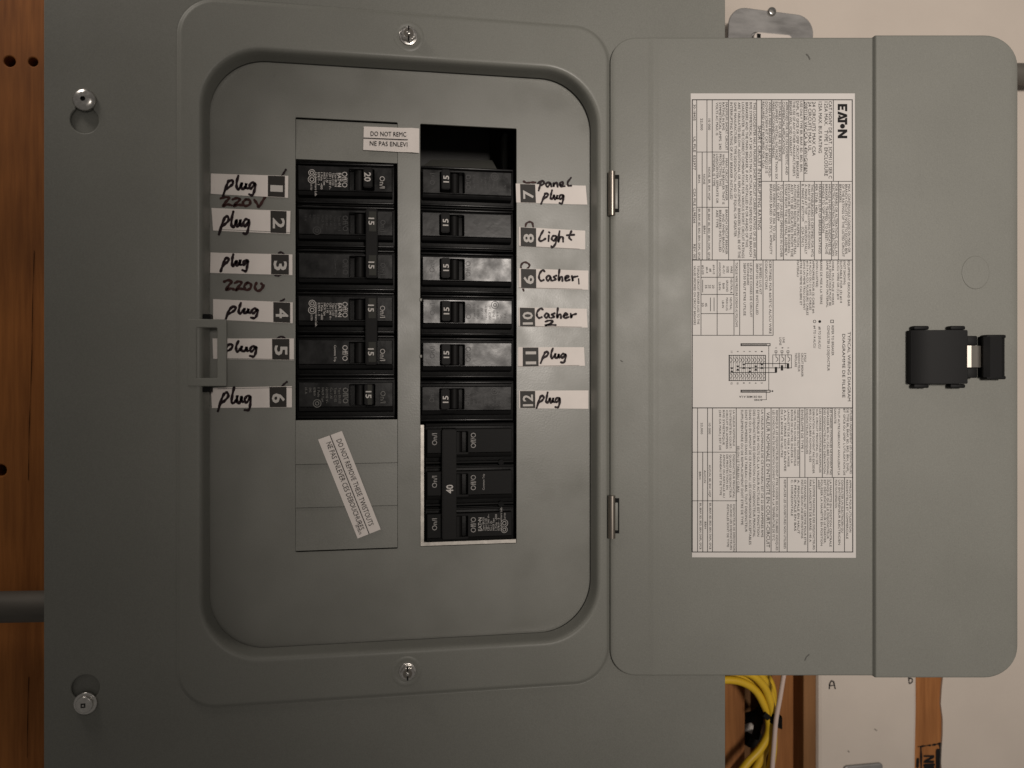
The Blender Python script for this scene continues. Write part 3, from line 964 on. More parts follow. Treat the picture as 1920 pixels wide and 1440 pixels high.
# thumb wing
b = MB(DOOR)
wing = [(960, .0012), (985, .0052), (1060, .0072), (1190, .0066), (1222, .0030)]
yt, yb = L_(0, 425, STEP + .006)[1], L_(0, 885, STEP + .006)[1]
pt = []
for i, (x, h) in enumerate(wing):
    ins = 0.0008 if i == 0 else 0.0
    xx = L_(x, 0, STEP + h)[0]
    pt += [(xx, yt - ins, STEP + h), (xx, yb + ins, STEP + h), (xx, yb + ins, S0), (xx, yt - ins, S0)]
fc = []
for i in range(len(wing) - 1):
    o_ = i * 4
    for k in range(4):
        fc.append((o_ + k, o_ + (k + 1) % 4, o_ + 4 + (k + 1) % 4, o_ + 4 + k))
fc += [(0, 1, 2, 3), (19, 18, 17, 16)]
b.poly(pt, fc)
b.out('thumb_wing', 'latch', latch, 30)
lbox('wing_rib', 1020, 405, 1243, 445, S0, STEP + 0.0062, bev=0.0008)
lbox('wing_rib', 1020, 868, 1243, 908, S0, STEP + 0.0062, bev=0.0008)

# ================================================================== RATING LABEL
WR = 0.0005
rl_ = thing('rating_label', DOOR.W((*D(1449, 1046), WR)), 'large white bilingual rating and wiring diagram label pasted on the door', 'label')
rlp = [D(1295, 175, WR), D(1603, 175, WR), D(1605, 1046, WR), D(1297.5, 1045, WR)]
plate('paper', [rlp[::-1]], 0.0001, WR - 0.0001, 'paper_sheet', rl_, fr=DOOR)
ln = MB(DOOR)
def RD(px, py): return D(px, py, WR)
LW = 0.00034
def rule(px0, py0, px1, py1, wd=LW): ruled(ln, [RD(px0, py0), RD(px1, py1)], wd, WR)
# frame
XL, XR, YT, YB = 1298, 1598, 187, 1035
for a in ((XL, YT, XR, YT), (XL, YB, XR + 1, YB), (XL, YT, XL, YB), (XR, YT, XR + 1, YB), (XL, 487.5, XR, 487.5), (XL, 764.8, XR, 764.8)):
    rule(*a, wd=0.0005)
for x in (1562.6, 1507.4, 1479, 1466, 1447): rule(x, YT, x, 340)
for x in (1427.6, 1418.8, 1366.2, 1335.5, 1325.6, 1306.4): rule(x, YT, x, 487)
rule(1427.6, 340, XR, 340)
rule(1316.6, 285, 1316.6, 487); rule(1306.4, 285, 1366.2, 285); rule(1306.4, 388.6, 1366.2, 388.6)
for x in (1572, 1559.3, 1540.4, 1527, 1500.8, 1469, 1455.4): rule(x, 340, x, 487)
# middle
rule(1449.6, 487, 1449.6, 628.7); rule(XL, 628.7, 1449.6, 628.7)
for x in (1430.7, 1412.6, 1387, 1376.3, 1344.7, 1314.4): rule(x, 487, x, 628.7)
for y in (519.9, 552, 588): rule(1314.4, y, 1376.3, y)
# lower
for x in (1560.5, 1542, 1509.3, 1499.6): rule(x, 765, x, 895.3)
rule(1461, 895.3, XR, 895.3)
for x in (1461, 1445.8, 1434, 1380.5, 1336, 1326.7, 1308): rule(x, 765, x, YB)
rule(1317.7, 848, 1317.7, YB); rule(XL, 847.8, 1380.5, 847.8); rule(XL, 939, 1381.5, 939)
for x in (1583.5, 1563, 1531, 1514.7, 1476): rule(x, 895.3, x, YB)
tx = MB(DOOR)
WT = WR + 0.00003
def T(body, px, cap, py0, py1, bold=0.012):
    """text reading down the picture, letter tops to the right; px is the baseline"""
    text(tx, body, D(px, py0, WT), D(px, py1, WT), cap * ZD / FPX, WT, bold)
# scales of the views the positions were taken from: (px = 1280 + cx / k)
def TA(body, cx0, cx1, cy0, cy1, bold=0.0): T(body, 1280 + cx0 / 4.235, (cx1 - cx0) / 4.235, 160 + cy0 / 4.235, 160 + cy1 / 4.235, bold)
def TB(body, cx0, cx1, cy0, cy1, bold=0.0): T(body, 1280 + cx0 / 5.143, (cx1 - cx0) / 5.143, 480 + cy0 / 5.143, 480 + cy1 / 5.143, bold)
def TC(body, cx0, cx1, cy0, cy1, bold=0.0): T(body, 1280 + cx0 / 4.645, (cx1 - cx0) / 4.645, 750 + cy0 / 4.645, 750 + cy1 / 4.645, bold)
for r in (("CAT NO/N\u00ba DE CAT. 3CPM112 SER C", 1160, 1186, 125, 740), ("125A MAX.   TYPE 1 ENCLOSURE", 1126, 1153, 130, 720), ("125A MAX. BUS RATING", 1080, 1107, 130, 537),
          ("24 CIRCUITS MAX CSA", 1030, 1056, 130, 560), ("24 CIRCUITS MAX UL", 998, 1023, 130, 522), ("208Y/120 VAC/CA 3\u00f8 4W+G/4F&N", 966, 992, 130, 700)):
    TA(*r)
for r in (("USE ONLY TYPE BR, BRAF, BD, BRD, BRH,", 932, 952, 125, 690), ("DNPL, BT GFCB OR GFEP CIRCUIT BREAKERS", 903, 923, 125, 738), ("THE USE OF ANY OTHER MANUFACTURER'S", 875, 895, 125, 720),
          ("BREAKER WILL VOID WARRANTY", 849, 868, 125, 560), ("APPROVED FOR USE ON DOMESTIC AND", 818, 837, 130, 710), ("COMMERCIAL APPLICATIONS", 793, 812, 130, 547),
          ("SUITABLE FOR USE AS SERVICE", 762, 781, 130, 602), ("EQUIPMENT. INSTALL NO MORE THAN SIX", 736, 755, 130, 745), ("MAIN DISCONNECTING MEANS", 712, 731, 130, 575),
          ("WHEN A MAIN BREAKER IS BACKFED, HOLD-", 683, 702, 130, 732), ("DOWN SCREW KIT CAT NO. BREQS125 IS", 657, 676, 130, 697), ("REQUIRED (NOT REQUIRED FOR CSA)", 631, 650, 130, 655),
          ("SHORT CIRCUIT INTERRUPTING RATING", 597, 624, 320, 1145),
          ("THIS LOADCENTER HAS A MAXIMUM SHORT CIRCUIT CURRENT RATING OF 22 000 AMPS", 562, 582, 135, 1372), ("RMS SYMMETRICAL AT 240 VOLTS MAX. ACTUAL RATING DEPENDS ON THE BRANCH", 531, 551, 135, 1360),
          ("BREAKERS AND THE MAIN BREAKER, IF ANY, INSTALLED IN OR AHEAD OF THIS", 500, 520, 135, 1285), ("LOADCENTER. THE CORRECT COMBINATIONS FOR VARIOUS SHORT CIRCUIT RATINGS", 470, 490, 135, 1372),
          ("ARE TABULATED BELOW. ADDITIONAL OR REPLACEMENT BREAKERS SHALL BE OF THE", 439, 459, 135, 1372), ("SAME MANUFACTURER, TYPE DESIGNATION, AND OF EQUAL OR GREATER", 408, 428, 135, 1202),
          ("INTERRUPTING RATING OF ANY BREAKER INSTALLED", 377, 397, 135, 905),
          ("MAXIMUM SHORT CIRCUIT", 340, 359, 135, 515), ("RATING IN RMS", 315, 333, 135, 357), ("SYMMETRICAL AMPS. 240", 289, 308, 135, 510), ("VOLTS AC MAX. IS", 264, 282, 135, 397),
          ("10 000", 203, 221, 265, 355), ("22,000", 142, 161, 262, 357),
          ("MAIN CIRCUIT BREAKER", 340, 358, 580, 915), ("WHEN THE BREAKER THAT IS", 315, 333, 545, 945), ("PROTECTING THIS", 291, 309, 545, 800), ("LOADCENTER SEPERATE OR", 266, 284, 545, 937), ("INTEGRAL IS TYPE", 241, 259, 545, 800),
          ("NONE, BR, BW, HQP", 203, 220, 650, 912), ("NONE", 163, 180, 705, 785), ("BRH.", 123, 140, 710, 780),
          ("BRANCH CIRCUIT BREAKER", 340, 358, 987, 1342), ("AND WHEN BRANCH", 315, 333, 1020, 1325), ("BREAKERS INSTALLED", 289, 308, 990, 1322), ("ARE TYPE", 265, 283, 990, 1130),
          ("BR, BRAF, BD, BRD, BRH, DNPL, GFCB", 201, 218, 980, 1382), ("BRH", 165, 182, 1115, 1177), ("BR, BRAF, BD, BRD, BRH, DNPL, GFCB", 124, 140, 980, 1382),
          ("30-18405", 85, 104, 152, 280), ("UL FILE  E52977", 85, 104, 408, 672), ("CSA FILE LL98266", 85, 104, 820, 1095), ("REV. 003", 85, 104, 1262, 1387),
          ("MAX. CONTINUOUS LOADS ON MAIN OR", 1313, 1333, 785, 1327), ("BRANCH CIRCUITS NOT TO EXCEED 80%", 1290, 1309, 785, 1340), ("OF THE RATINGS OF THE LISTED CIRCUIT", 1266, 1285, 785, 1362), ("BREAKERS", 1243, 1262, 785, 930),
          ("FOR REPAIRS OR ALTERATIONS, CALL AN", 1211, 1230, 785, 1350), ("ELECTRIC CONTRACTOR OR ELECTRICIAN", 1188, 1206, 785, 1355), ("HANDLE IN MID-POSITION INDICATES THE", 1158, 1177, 785, 1345),
          ("BREAKER IS TRIPPED. TO RESET: MOVE", 1133, 1152, 785, 1340), ("HANDLE TO \"OFF\" POSITION", 1108, 1127, 785, 1170), ("MAXIMUM SUM OF BREAKER RATINGS", 1080, 1099, 785, 1337), ("PER STAB: 140A", 1053, 1072, 785, 1022),
          ("THIS PANELBOARD IS CERTIFIED FOR MTG", 1020, 1039, 785, 1360), ("IN ANY OF THE FOLLOWING POSITIONS:", 995, 1014, 785, 1302), ("A. MAINS AT TOP      C. HORIZONTALLY", 970, 989, 785, 1340), ("B. MAINS AT BOTTOM     (CSA ONLY)", 945, 964, 785, 1282),
          ("WHERE ELECTRICAL INSPECTION", 908, 927, 785, 1282), ("AUTHORITIES REQUIRE THE NEUTRAL", 883, 902, 785, 1345), ("ASSY TO BE ISOLATED FROM THE", 859, 878, 785, 1362), ("ENCLOSURE, REMOVE THE BONDING", 835, 854, 785, 1330), ("STRAP FROM THE NEUTRAL ASSEMBLY", 811, 830, 785, 1352),
          ("TO CLOSE UNUSED OPENINGS IN COVER", 775, 794, 785, 1365), ("USE CAT. NO. BRFP", 750, 769, 785, 1077), ("SIZE WIRING FOR 30A TO 100A", 717, 736, 785, 1237), ("BREAKERS BASED ON 75\u00b0C AMPACITY", 692, 711, 785, 1342)):
    TA(*r)
for r in (("EQUIPMENT GROUND BAR", 1592, 1614, 45, 485), ("(NOT SHOWN)", 1551, 1572, 45, 275), ("SUITABLE FOR (3) #14", 1518, 1538, 45, 452), ("AL/CU WIRE OR (1) #10", 1490, 1510, 45, 420), ("WIRE. MULTIPLE WIRES", 1440, 1459, 45, 470), ("IN A SINGLE HOLE MUST BE", 1413, 1432, 45, 480), ("SAME SIZE AND MATERIAL", 1386, 1406, 45, 495),
          ("BARRE DE MISE A LA TERRE", 1326, 1347, 45, 465), ("(NON ILLUSTREE)", 1286, 1306, 45, 300), ("APPROPRIEE POUR (3) CABLE #4-", 1251, 1271, 45, 558), ("14 AL/CU OU (1) #10. CABLES", 1223, 1242, 45, 520), ("#10-14 AL/CU. PLUSIEURS CABLES", 1194, 1213, 45, 570), ("DANS UN MEME TROU DOIVENT", 1164, 1183, 45, 522), ("ETRE DE MEME CALIBRE ET", 1131, 1151, 45, 475), ("MATERIAU", 1102, 1121, 45, 200),
          ("REFER TO BREAKER", 1437, 1459, 670, 960), ("CONSULTER LE DISJONCTEUR", 1395, 1418, 670, 1107), ("#8 TO 2/0 AL/CU", 1310, 1332, 680, 892), ("#4 TO 14 AL/CU", 1262, 1284, 670, 886),
          ("CERTIFIED FOR 60/75\u00b0C AL/CU WIRE", 834, 857, 45, 750), ("CONDUCTORS", 795, 818, 45, 323), ("SUBFEED LUG KIT", 741, 762, 72, 370), ("3BRSF150 MAY BE INSTALLED", 708, 730, 70, 567), ("LE JEU DE COSSES DE CIRCUIT", 650, 671, 67, 590), ("SECONDAIRE", 620, 641, 67, 280), ("3BRSF150 PEUT ETRE UTILISE", 587, 609, 67, 575),
          ("TORQUE WIRE PRESSURE SCREWS AS FOLLOWS", 509, 531, 62, 685),
          ("WIRE", 461, 482, 95, 165), ("SIZE", 424, 445, 100, 162), ("AL-CU", 388, 408, 90, 168), ("AWG/KCMIL", 348, 368, 60, 203), ("NEUTRAL &", 461, 481, 218, 360), ("GROUND", 420, 440, 232, 345), ("BAR", 385, 405, 262, 320), ("LB-IN", 348, 368, 252, 328), ("NEUTRAL", 455, 475, 400, 520), ("MAIN LUG", 418, 438, 402, 525), ("LB-IN", 380, 400, 430, 500),
          ("#14-10", 291, 311, 85, 175), ("#8", 258, 278, 120, 152), ("#6-4", 226, 245, 105, 165), ("#2-2/0", 186, 205, 88, 178), ("20", 285, 306, 278, 312), ("25", 250, 271, 278, 312), ("35", 216, 237, 278, 312), ("45", 216, 237, 452, 488), ("50", 184, 204, 452, 488),
          ("TORQUE CIRCUIT BREAKER LUGS TO THE", 141, 162, 93, 658), ("VALUES SPECIFIED ON CIRCUIT BREAKERS", 106, 127, 93, 665),
          ("LINE", 965, 985, 785, 837), ("LIGNE", 933, 953, 785, 860), ("3 POLE", 1172, 1192, 935, 1020), ("CIRCUIT BREAKER", 1144, 1164, 935, 1165), ("DISJONCTEUR", 1112, 1132, 935, 1115), ("TRIPOLAIRE", 1082, 1102, 935, 1070),
          ("A", 1012, 1028, 880, 893), ("B", 955, 971, 880, 893), ("C", 893, 909, 880, 893)):
    TB(*r)
TB("TYPICAL WIRING DIAGRAM", 1592, 1620, 730, 1400)
TB("DIAGRAMME DE FILERIE", 1540, 1568, 752, 1365)
for r in (("UTILISER UNIQUEMENT LES DISJONCTEURS", 1456, 1474, 75, 642), ("DE TYPE BR, BRAF, BD, BRD, BRH, DNPL,", 1428, 1446, 75, 632), ("BT GFCB OU GFEP. L'UTILISATION DE", 1400, 1417, 75, 655), ("TOUT AUTRE FABRICANT ANNULERAIT LA", 1352, 1370, 75, 655), ("GARANTIE", 1320, 1338, 75, 205),
          ("LES CHARGES CONTINUES NE DOIVENT PAS", 1282, 1299, 75, 650), ("DEPASSER 80% DU CALIBRE NOMINAL", 1256, 1273, 75, 655), ("DES DISJONCTEURS EN DERIVATION", 1228, 1245, 75, 640),
          ("LES CHARGES CONTINUES MAXIMALES", 1190, 1207, 80, 632), ("SUR CIRCUIT PRINCIPAL OU DE", 1162, 1179, 80, 560), ("DERIVATION NE DOIVENT PAS EXCEDER", 1132, 1149, 80, 640), ("80% DU CALIBRE NOMINAL DES", 1104, 1121, 80, 540), ("DISJONCTEURS INDIQUES", 1076, 1093, 80, 470),
          ("ENVELOPPE DE TYPE 1", 1032, 1052, 85, 450), ("DANS LE CAS OU IL FAUT ISOLER DU", 997, 1014, 85, 570), ("NEUTRE. POUR OUVRIR CE DISJONCTEUR", 970, 987, 85, 575), ("BORNE DE NEUTRE, ENLEVER LA", 943, 960, 85, 550), ("LANGUETTE DE MISE A LA MASSE", 914, 931, 85, 580), ("A LA TERRE SOIT ENLEVEE", 884, 902, 85, 620), ("DE LA BORNE DE NEUTRE", 855, 873, 85, 500),
          ("REMARQUE: LES DISJONCTEURS DOIVENT ETRE CHOISIS SELON LES CALIBRES INDIQUES", 812, 830, 90, 1310), ("LES CONDUCTEURS DE DERIVATION DOIVENT CONVENIR A LA TEMPERATURE DE 75\u00b0C", 783, 801, 90, 1225),
          ("VALEUR NOMINALE D'INTENSITE EN COURT-CIRCUIT", 730, 760, 105, 1285),
          ("LA VALEUR NOMINALE DE CE PANNEAU EST DE 22 000 AMPERES RMS", 684, 704, 85, 1195), ("SYMETRIQUE 240 VOLTS CA. LA VALEUR ACTUELLE EST FONCTION", 649, 669, 85, 1188), ("DES DISJONCTEURS DE DERIVATION OU DU DISJONCTEUR PRINCIPAL", 613, 633, 85, 1195), ("DANS OU EN AMONT DE CE PANNEAU. LES COMBINAISONS ACCEPTABLES", 578, 598, 85, 1260), ("SONT ENUMEREES DANS LE TABLEAU CI-BAS. TOUT DISJONCTEUR", 543, 563, 85, 1150), ("SUPPLEMENTAIRE OU DE REMPLACEMENT DOIT ETRE DE TYPE", 508, 528, 85, 1088), ("SELON LE TABLEAU CI-BAS", 474, 494, 400, 805),
          ("LA VALEUR NOMINALE", 438, 455, 88, 400), ("D'INTENSITE EN COURT-", 408, 425, 88, 430), ("CIRCUIT EN AMPERES", 378, 395, 88, 425), ("RMS SYMETRIQUE", 349, 366, 88, 390), ("(240 CA MAX.) EST DE", 318, 335, 88, 437),
          ("10 000", 226, 244, 200, 298), ("22,000", 158, 176, 198, 298),
          ("DISJONCTEUR PRINCIPAL", 437, 454, 475, 857), ("QUAND LE DISJONCTEUR", 408, 425, 475, 850), ("DE PROTECTION EN", 380, 397, 475, 780), ("AMONT OU INSTALLE AU", 352, 369, 475, 850), ("PANNEAU EST DE TYPE", 323, 340, 475, 830),
          ("AUCUN, BR, BW, HQP", 228, 246, 565, 845), ("AUCUN", 186, 203, 612, 722), ("BRH", 143, 160, 625, 690),
          ("DISJONCTEUR DE DERIVATION", 440, 457, 908, 1318), ("QUAND LES DISJONCTEURS", 413, 430, 908, 1305), ("INSTALLES SONT DE TYPE", 386, 403, 908, 1280),
          ("BR, BRAF, BD, BRD, BRH, DNPL, GFCB", 232, 249, 898, 1300), ("BRH", 190, 207, 1060, 1120), ("BR, BRAF, BD, BRD, BRH, DNPL, GFCB", 147, 164, 898, 1300),
          ("APPROUVE POUR UTILISATION", 1452, 1470, 695, 1152), ("RESIDENTIELLE ET COMMERCIALE", 1424, 1442, 695, 1210), ("CONSULTER UN ELECTRICIEN OU", 1382, 1400, 695, 1155), ("UN ENTREPRENEUR ELECTRICIEN", 1356, 1374, 695, 1262), ("POUR TOUTE REPARATION", 1328, 1346, 695, 940),
          ("LA MANETTE EN POSITION CENTRALE", 1280, 1298, 695, 1278), ("INDIQUE QUE LE DISJONCTEUR", 1256, 1273, 695, 1210), ("EST DECLENCHE. POUR LE REARMER,", 1230, 1247, 695, 1250), ("POUSSER LA MANETTE EN POSITION", 1202, 1219, 695, 1270), ("ARRET", 1178, 1195, 695, 780),
          ("LA SOMME MAXIMALE DES DISJONCTEURS", 1134, 1152, 695, 1303), ("PAR LANGUETTE DE BARRE: 140 A", 1104, 1122, 695, 1237),
          ("CE PANNEAU EST CERTIFIE POUR ETRE", 1058, 1076, 695, 1262), ("INSTALLE SELON UNE DES POSITIONS", 1032, 1050, 695, 1205), ("A. PRINCIPALE EN HAUT", 1000, 1018, 695, 1165), ("B. PRINCIPALE EN BAS", 972, 990, 695, 1140), ("C. HORIZONTALE", 944, 962, 695, 1010),
          ("REMPLACER LES OUVERTURES NON UTILISEES", 882, 900, 695, 1295)):
    TC(*r)
# upside-down note under the diagram
text(tx, "BOND", D(1429, 748.2, WT), D(1414, 748.2, WT), 3.4 * ZD / FPX, WT, 0.01)
text(tx, "VIS DE MISE A LA", D(1429, 742.2, WT), D(1386, 742.2, WT), 3.6 * ZD / FPX, WT, 0.01)
# numbers along the breaker rows
for k, xx in enumerate((763, 705, 647, 590, 530, 472)):
    px = 1280 + xx / 5.143
    T(str(2 * k + 1), px - 1.5, 3.2, 658, 658 + (2.0 if k < 5 else 3.6))
    T(str(2 * k + 2), px - 1.5, 3.2, 717, 717 + (2.2 if k < 4 else 3.8))
tx.out('printed_text', 'fine_ink', rl_)
# wiring diagram, symbols
def dl(x0, y0, x1, y1, wd=0.00028): ruled(ln, [RD(1290 + x0 / 8, 600 + y0 / 8), RD(1290 + x1 / 8, 600 + y1 / 8)], wd, WR)
for yy in (355, 1053):
    for a in ((795, yy, 1232, yy), (795, yy + 30, 1232, yy + 30), (795, yy, 795, yy + 30), (1232, yy, 1232, yy + 30)): dl(*a, wd=0.00045)
    for k in range(26): dl(805 + k * 15, yy + 8, 805 + k * 15, yy + 22, 0.0003)
dl(1212, 385, 1212, 1050)
for a in ((615, 530, 1162, 530), (615, 908, 1162, 908), (617, 530, 617, 908), (1162, 530, 1162, 908)): dl(*a, wd=0.00045)
for a in ((860, 653, 1500, 653), (770, 718, 1552, 718), (660, 788, 1325, 788)): dl(*a, wd=0.00040)
for a in ((1272, 523, 1552, 523), (1272, 523, 1272, 700), (1372, 523, 1372, 718), (1460, 523, 1460, 718), (1552, 523, 1552, 718), (1175, 1090, 1175, 1195), (1115, 1195, 1178, 1195), (1232, 1067, 1265, 1067)): dl(*a)
for k, x in enumerate((1108, 1018, 928, 838, 748, 658)):
    for xx in (x - 30, x, x + 26): dl(xx, 535, xx, 905, 0.00018)
    for y0_ in (600, 838):
        for dx in (-18, 30):
            ruled(ln, smooth([RD(1290 + (x + dx + q[0]) / 8, 600 + (y0_ + q[1]) / 8) for q in ((0, -45), (2, -25), (20, -15), (24, 0), (20, 15), (2, 25), (0, 45))], 2), 0.00022, WR)
for x, y in ((1108, 690), (1018, 718), (928, 745), (838, 690), (748, 718), (658, 745)):
    for q in ([(x - 22, y - 34), (x + 22, y - 34), (x + 12, y - 10), (x - 12, y - 10)], [(x - 22, y + 42), (x + 22, y + 42), (x + 12, y + 14), (x - 12, y + 14)]):
        ln.poly([(*RD(1290 + a / 8, 600 + c / 8), WR + 0.00001) for a, c in q], [(0, 1, 2, 3)])
for x, y in ((1500, 690), (1410, 718), (1320, 745)):
    q = [(x - 17, y - 40), (x + 17, y - 40), (x + 17, y + 40), (x - 17, y + 40)]
    ln.poly([(*RD(1290 + a / 8, 600 + c / 8), WR + 0.00001) for a, c in q], [(0, 1, 2, 3)])
    for a in ((x - 15, 460, x + 15, 460), (x - 15, 490, x + 15, 490), (x - 15, 460, x - 15, 490), (x + 15, 460, x + 15, 490), (x, 490, x, 545)): dl(*a)
    ruled(ln, smooth([RD(1290 + (x + q[0]) / 8, 600 + q[1] / 8) for q in ((0, 545), (4, 560), (24, 570), (28, 590), (22, 608), (2, 622))], 2), 0.0003, WR)
disc(ln, RD(1290 + 1268 / 8, 600 + 1067 / 8), 0.0005, WR + 0.00001)
sq = lambda x, y: RD(1280 + x / 5.143, 480 + y / 5.143)
ruled(ln, [sq(1428, 618), sq(1454, 618), sq(1454, 643), sq(1428, 643), sq(1428, 618)], 0.00032, WR)
disc(ln, sq(1322, 632), 0.00085, WR + 0.00001); ring(ln, sq(1272, 631), 0.00095, 0.0003, WR + 0.00001)
for x0_, y0_, x1_, y1_ in ((303, 403, 303, 530), (268, 403, 268, 530), (193, 232, 193, 348)): ruled(ln, [sq(x0_, y0_), sq(x1_, y1_)], 0.00032, WR)
ln.out('ruled_lines', 'fine_ink', rl_)
# maker's logo
lg = MB(DOOR)
def LG(a, c): return D(1280 + c / 4.235, 160 + a / 4.235, WT)     # a runs along the word (down), c is the height (to the right)
def lp(*q): lg.poly([(*LG(*p), WT) for p in q], [tuple(range(len(q)))])
B0, B1 = 1232, 1307
mB = (B0 + B1) / 2
lp((148, B0), (198, B0), (196, B0 + 17), (168, B0 + 17), (168, B1 - 17), (204, B1 - 17), (206, B1), (148, B1))
lp((168, mB - 8), (192, mB - 8), (196, mB + 8), (168, mB + 8))
lp((206, B0), (228, B0), (246, B0 + 60), (240, B1 - 4), (232, B1)); lp((236, B1), (250, B1), (278, B0), (256, B0), (240, B0 + 55))
lp((236, B0 + 6), (252, B0 + 6), (249, B0 + 22), (240, B0 + 22))
lp((256, B1), (312, B1), (312, B1 - 18), (294, B1 - 18), (294, B0), (274, B0), (274, B1 - 18), (262, B1 - 18))
disc(lg, LG(324, mB), 0.00145, WT, 20)
lp((350, B0), (370, B0), (370, B1), (350, B1)); lp((370, B1), (370, B1 - 34), (400, B0), (400, B0 + 34)); lp((400, B0), (420, B0), (420, B1), (400, B1))
lg.out('logo', 'ink', rl_)

# ================================================================== WARNING STICKERS
def sticker(corners, label, lines, div, wv=0.0012):
    q = [P(x, y, wv) for x, y in corners]
    c = sum((Vector(p) for p in q), Vector((0, 0))) / 4
    t = thing('warning_sticker', PANEL.W((c.x, min(p[1] for p in q), wv)), label, 'sticker', 'do-not-remove stickers')
    b = MB()
    n = 14
    pts = []
    for i in range(n + 1):
        s = i / n
        for (a, d_) in ((q[0], q[1]), (q[3], q[2])):
            p = Vector(a) * (1 - s) + Vector(d_) * s
            pts.append((p.x, p.y, wv + (0.0007 * math.exp(-((s - 0.86) / 0.1) ** 2) if len(lines) == 2 and lines[0][0].startswith('DO NOT REMC') else 0.0002 * s)))
    b.poly(pts, [(2 * i + 1, 2 * i + 3, 2 * i + 2, 2 * i) for i in range(n)])
    shell(b, 0.00012)
    b.out('paper', 'paper', t, 60)
    b = MB()
    w2 = wv + 0.0010 if lines[0][0].startswith('DO NOT REMC') else wv + 0.0005
    for s, p0, p1, cap in lines:
        text(b, s, P(*p0, w2), P(*p1, w2), cap / 3150, w2, 0.0)
    ruled(b, [P(*div[0], w2), P(*div[1], w2)], 0.00045, w2)
    b.out('printed_text', 'ink', t)
    return t
sticker([(682, 237), (786, 241), (786, 287), (681, 281)], 'white do-not-remove sticker across the slot edge above the 20 amp breaker',
        [('DO NOT REM\u0441'.replace('\u0441', 'C'), (695, 254.5), (762, 256), 8.5), ('NE PAS ENLEVI', (693.5, 272.5), (764, 275), 8.5)], ((681.5, 258.5), (764, 262)))
sticker([(641, 808), (713.7, 992.4), (670.6, 1009.6), (596.3, 824.2)], 'white do-not-remove-these-twistouts sticker stuck slantwise on the blank twistouts',
        [('DO NOT REMOVE THESE TWISTOUTS', (630.5, 825.5), (692, 987), 9.5), ('NE PAS ENLEVER CES DEBOUCHURES', (611.5, 831), (674.5, 995), 9.5), ('30-16676', (665.5, 985), (674, 1003), 4.5)], ((619, 816.3), (692, 1000.8)), 0.0008)

# ================================================================== CIRCUIT LABELS
PLUG = [[(0.19, 0.24), (0.12, 0.52), (0.02, 1.0)],
        [(0.17, 0.28), (0.27, 0.20), (0.31, 0.36), (0.22, 0.54), (0.09, 0.68)],
        [(0.48, 0.0), (0.43, 0.30), (0.42, 0.60), (0.47, 0.66), (0.54, 0.50), (0.58, 0.34), (0.57, 0.58), (0.62, 0.66), (0.68, 0.52), (0.71, 0.36), (0.70, 0.58), (0.75, 0.62)],
        [(0.97, 0.38), (0.87, 0.34), (0.80, 0.50), (0.85, 0.64), (0.97, 0.40), (0.96, 0.72), (0.90, 0.96), (0.80, 0.94)]]
PANELW = [[(0.08, 0.35), (0.05, 0.70), (0.02, 1.0)], [(0.0, 0.42), (0.10, 0.25), (0.18, 0.32), (0.16, 0.52), (0.06, 0.62)],
          [(0.36, 0.40), (0.28, 0.38), (0.24, 0.58), (0.30, 0.70), (0.38, 0.45), (0.40, 0.70)],
          [(0.47, 0.42), (0.47, 0.72), (0.49, 0.50), (0.57, 0.40), (0.59, 0.72)],
          [(0.66, 0.58), (0.76, 0.50), (0.74, 0.35), (0.67, 0.42), (0.68, 0.66), (0.80, 0.66)], [(0.99, 0.0), (0.90, 0.35), (0.92, 0.62), (1.0, 0.62)]]
LIGHT = [[(0.14, 0.0), (0.06, 0.30), (0.02, 0.58), (0.10, 0.62), (0.20, 0.48)], [(0.29, 0.30), (0.28, 0.62)], [(0.30, 0.10), (0.31, 0.12)],
         [(0.48, 0.32), (0.40, 0.34), (0.37, 0.52), (0.44, 0.60), (0.50, 0.36), (0.48, 0.75), (0.40, 1.0), (0.36, 0.92)],
         [(0.58, 0.05), (0.56, 0.40), (0.55, 0.66), (0.60, 0.42), (0.67, 0.40), (0.68, 0.66)], [(0.90, 0.05), (0.85, 0.40), (0.90, 0.55)], [(0.78, 0.28), (0.98, 0.26)]]
CASHER = [[(0.15, 0.10), (0.10, 0.02), (0.02, 0.30), (0.01, 0.62), (0.07, 0.80), (0.13, 0.72)], [(0.29, 0.45), (0.23, 0.42), (0.20, 0.65), (0.25, 0.78), (0.30, 0.52), (0.32, 0.76)],
          [(0.45, 0.42), (0.38, 0.50), (0.44, 0.66), (0.36, 0.78)], [(0.53, 0.0), (0.51, 0.45), (0.51, 0.80), (0.55, 0.52), (0.60, 0.55), (0.60, 0.80)],
          [(0.68, 0.62), (0.76, 0.52), (0.72, 0.40), (0.67, 0.60), (0.70, 0.78), (0.79, 0.72)], [(0.84, 0.45), (0.86, 0.78), (0.88, 0.55), (0.98, 0.46)]]
TWO = [[(0.05, 0.2), (0.4, 0.0), (0.75, 0.15), (0.5, 0.55), (0.0, 0.95), (0.4, 0.80), (1.0, 0.85)]]
ONE = [[(0.3, 0.0), (0.5, 1.0)]]
WL = 0.00045
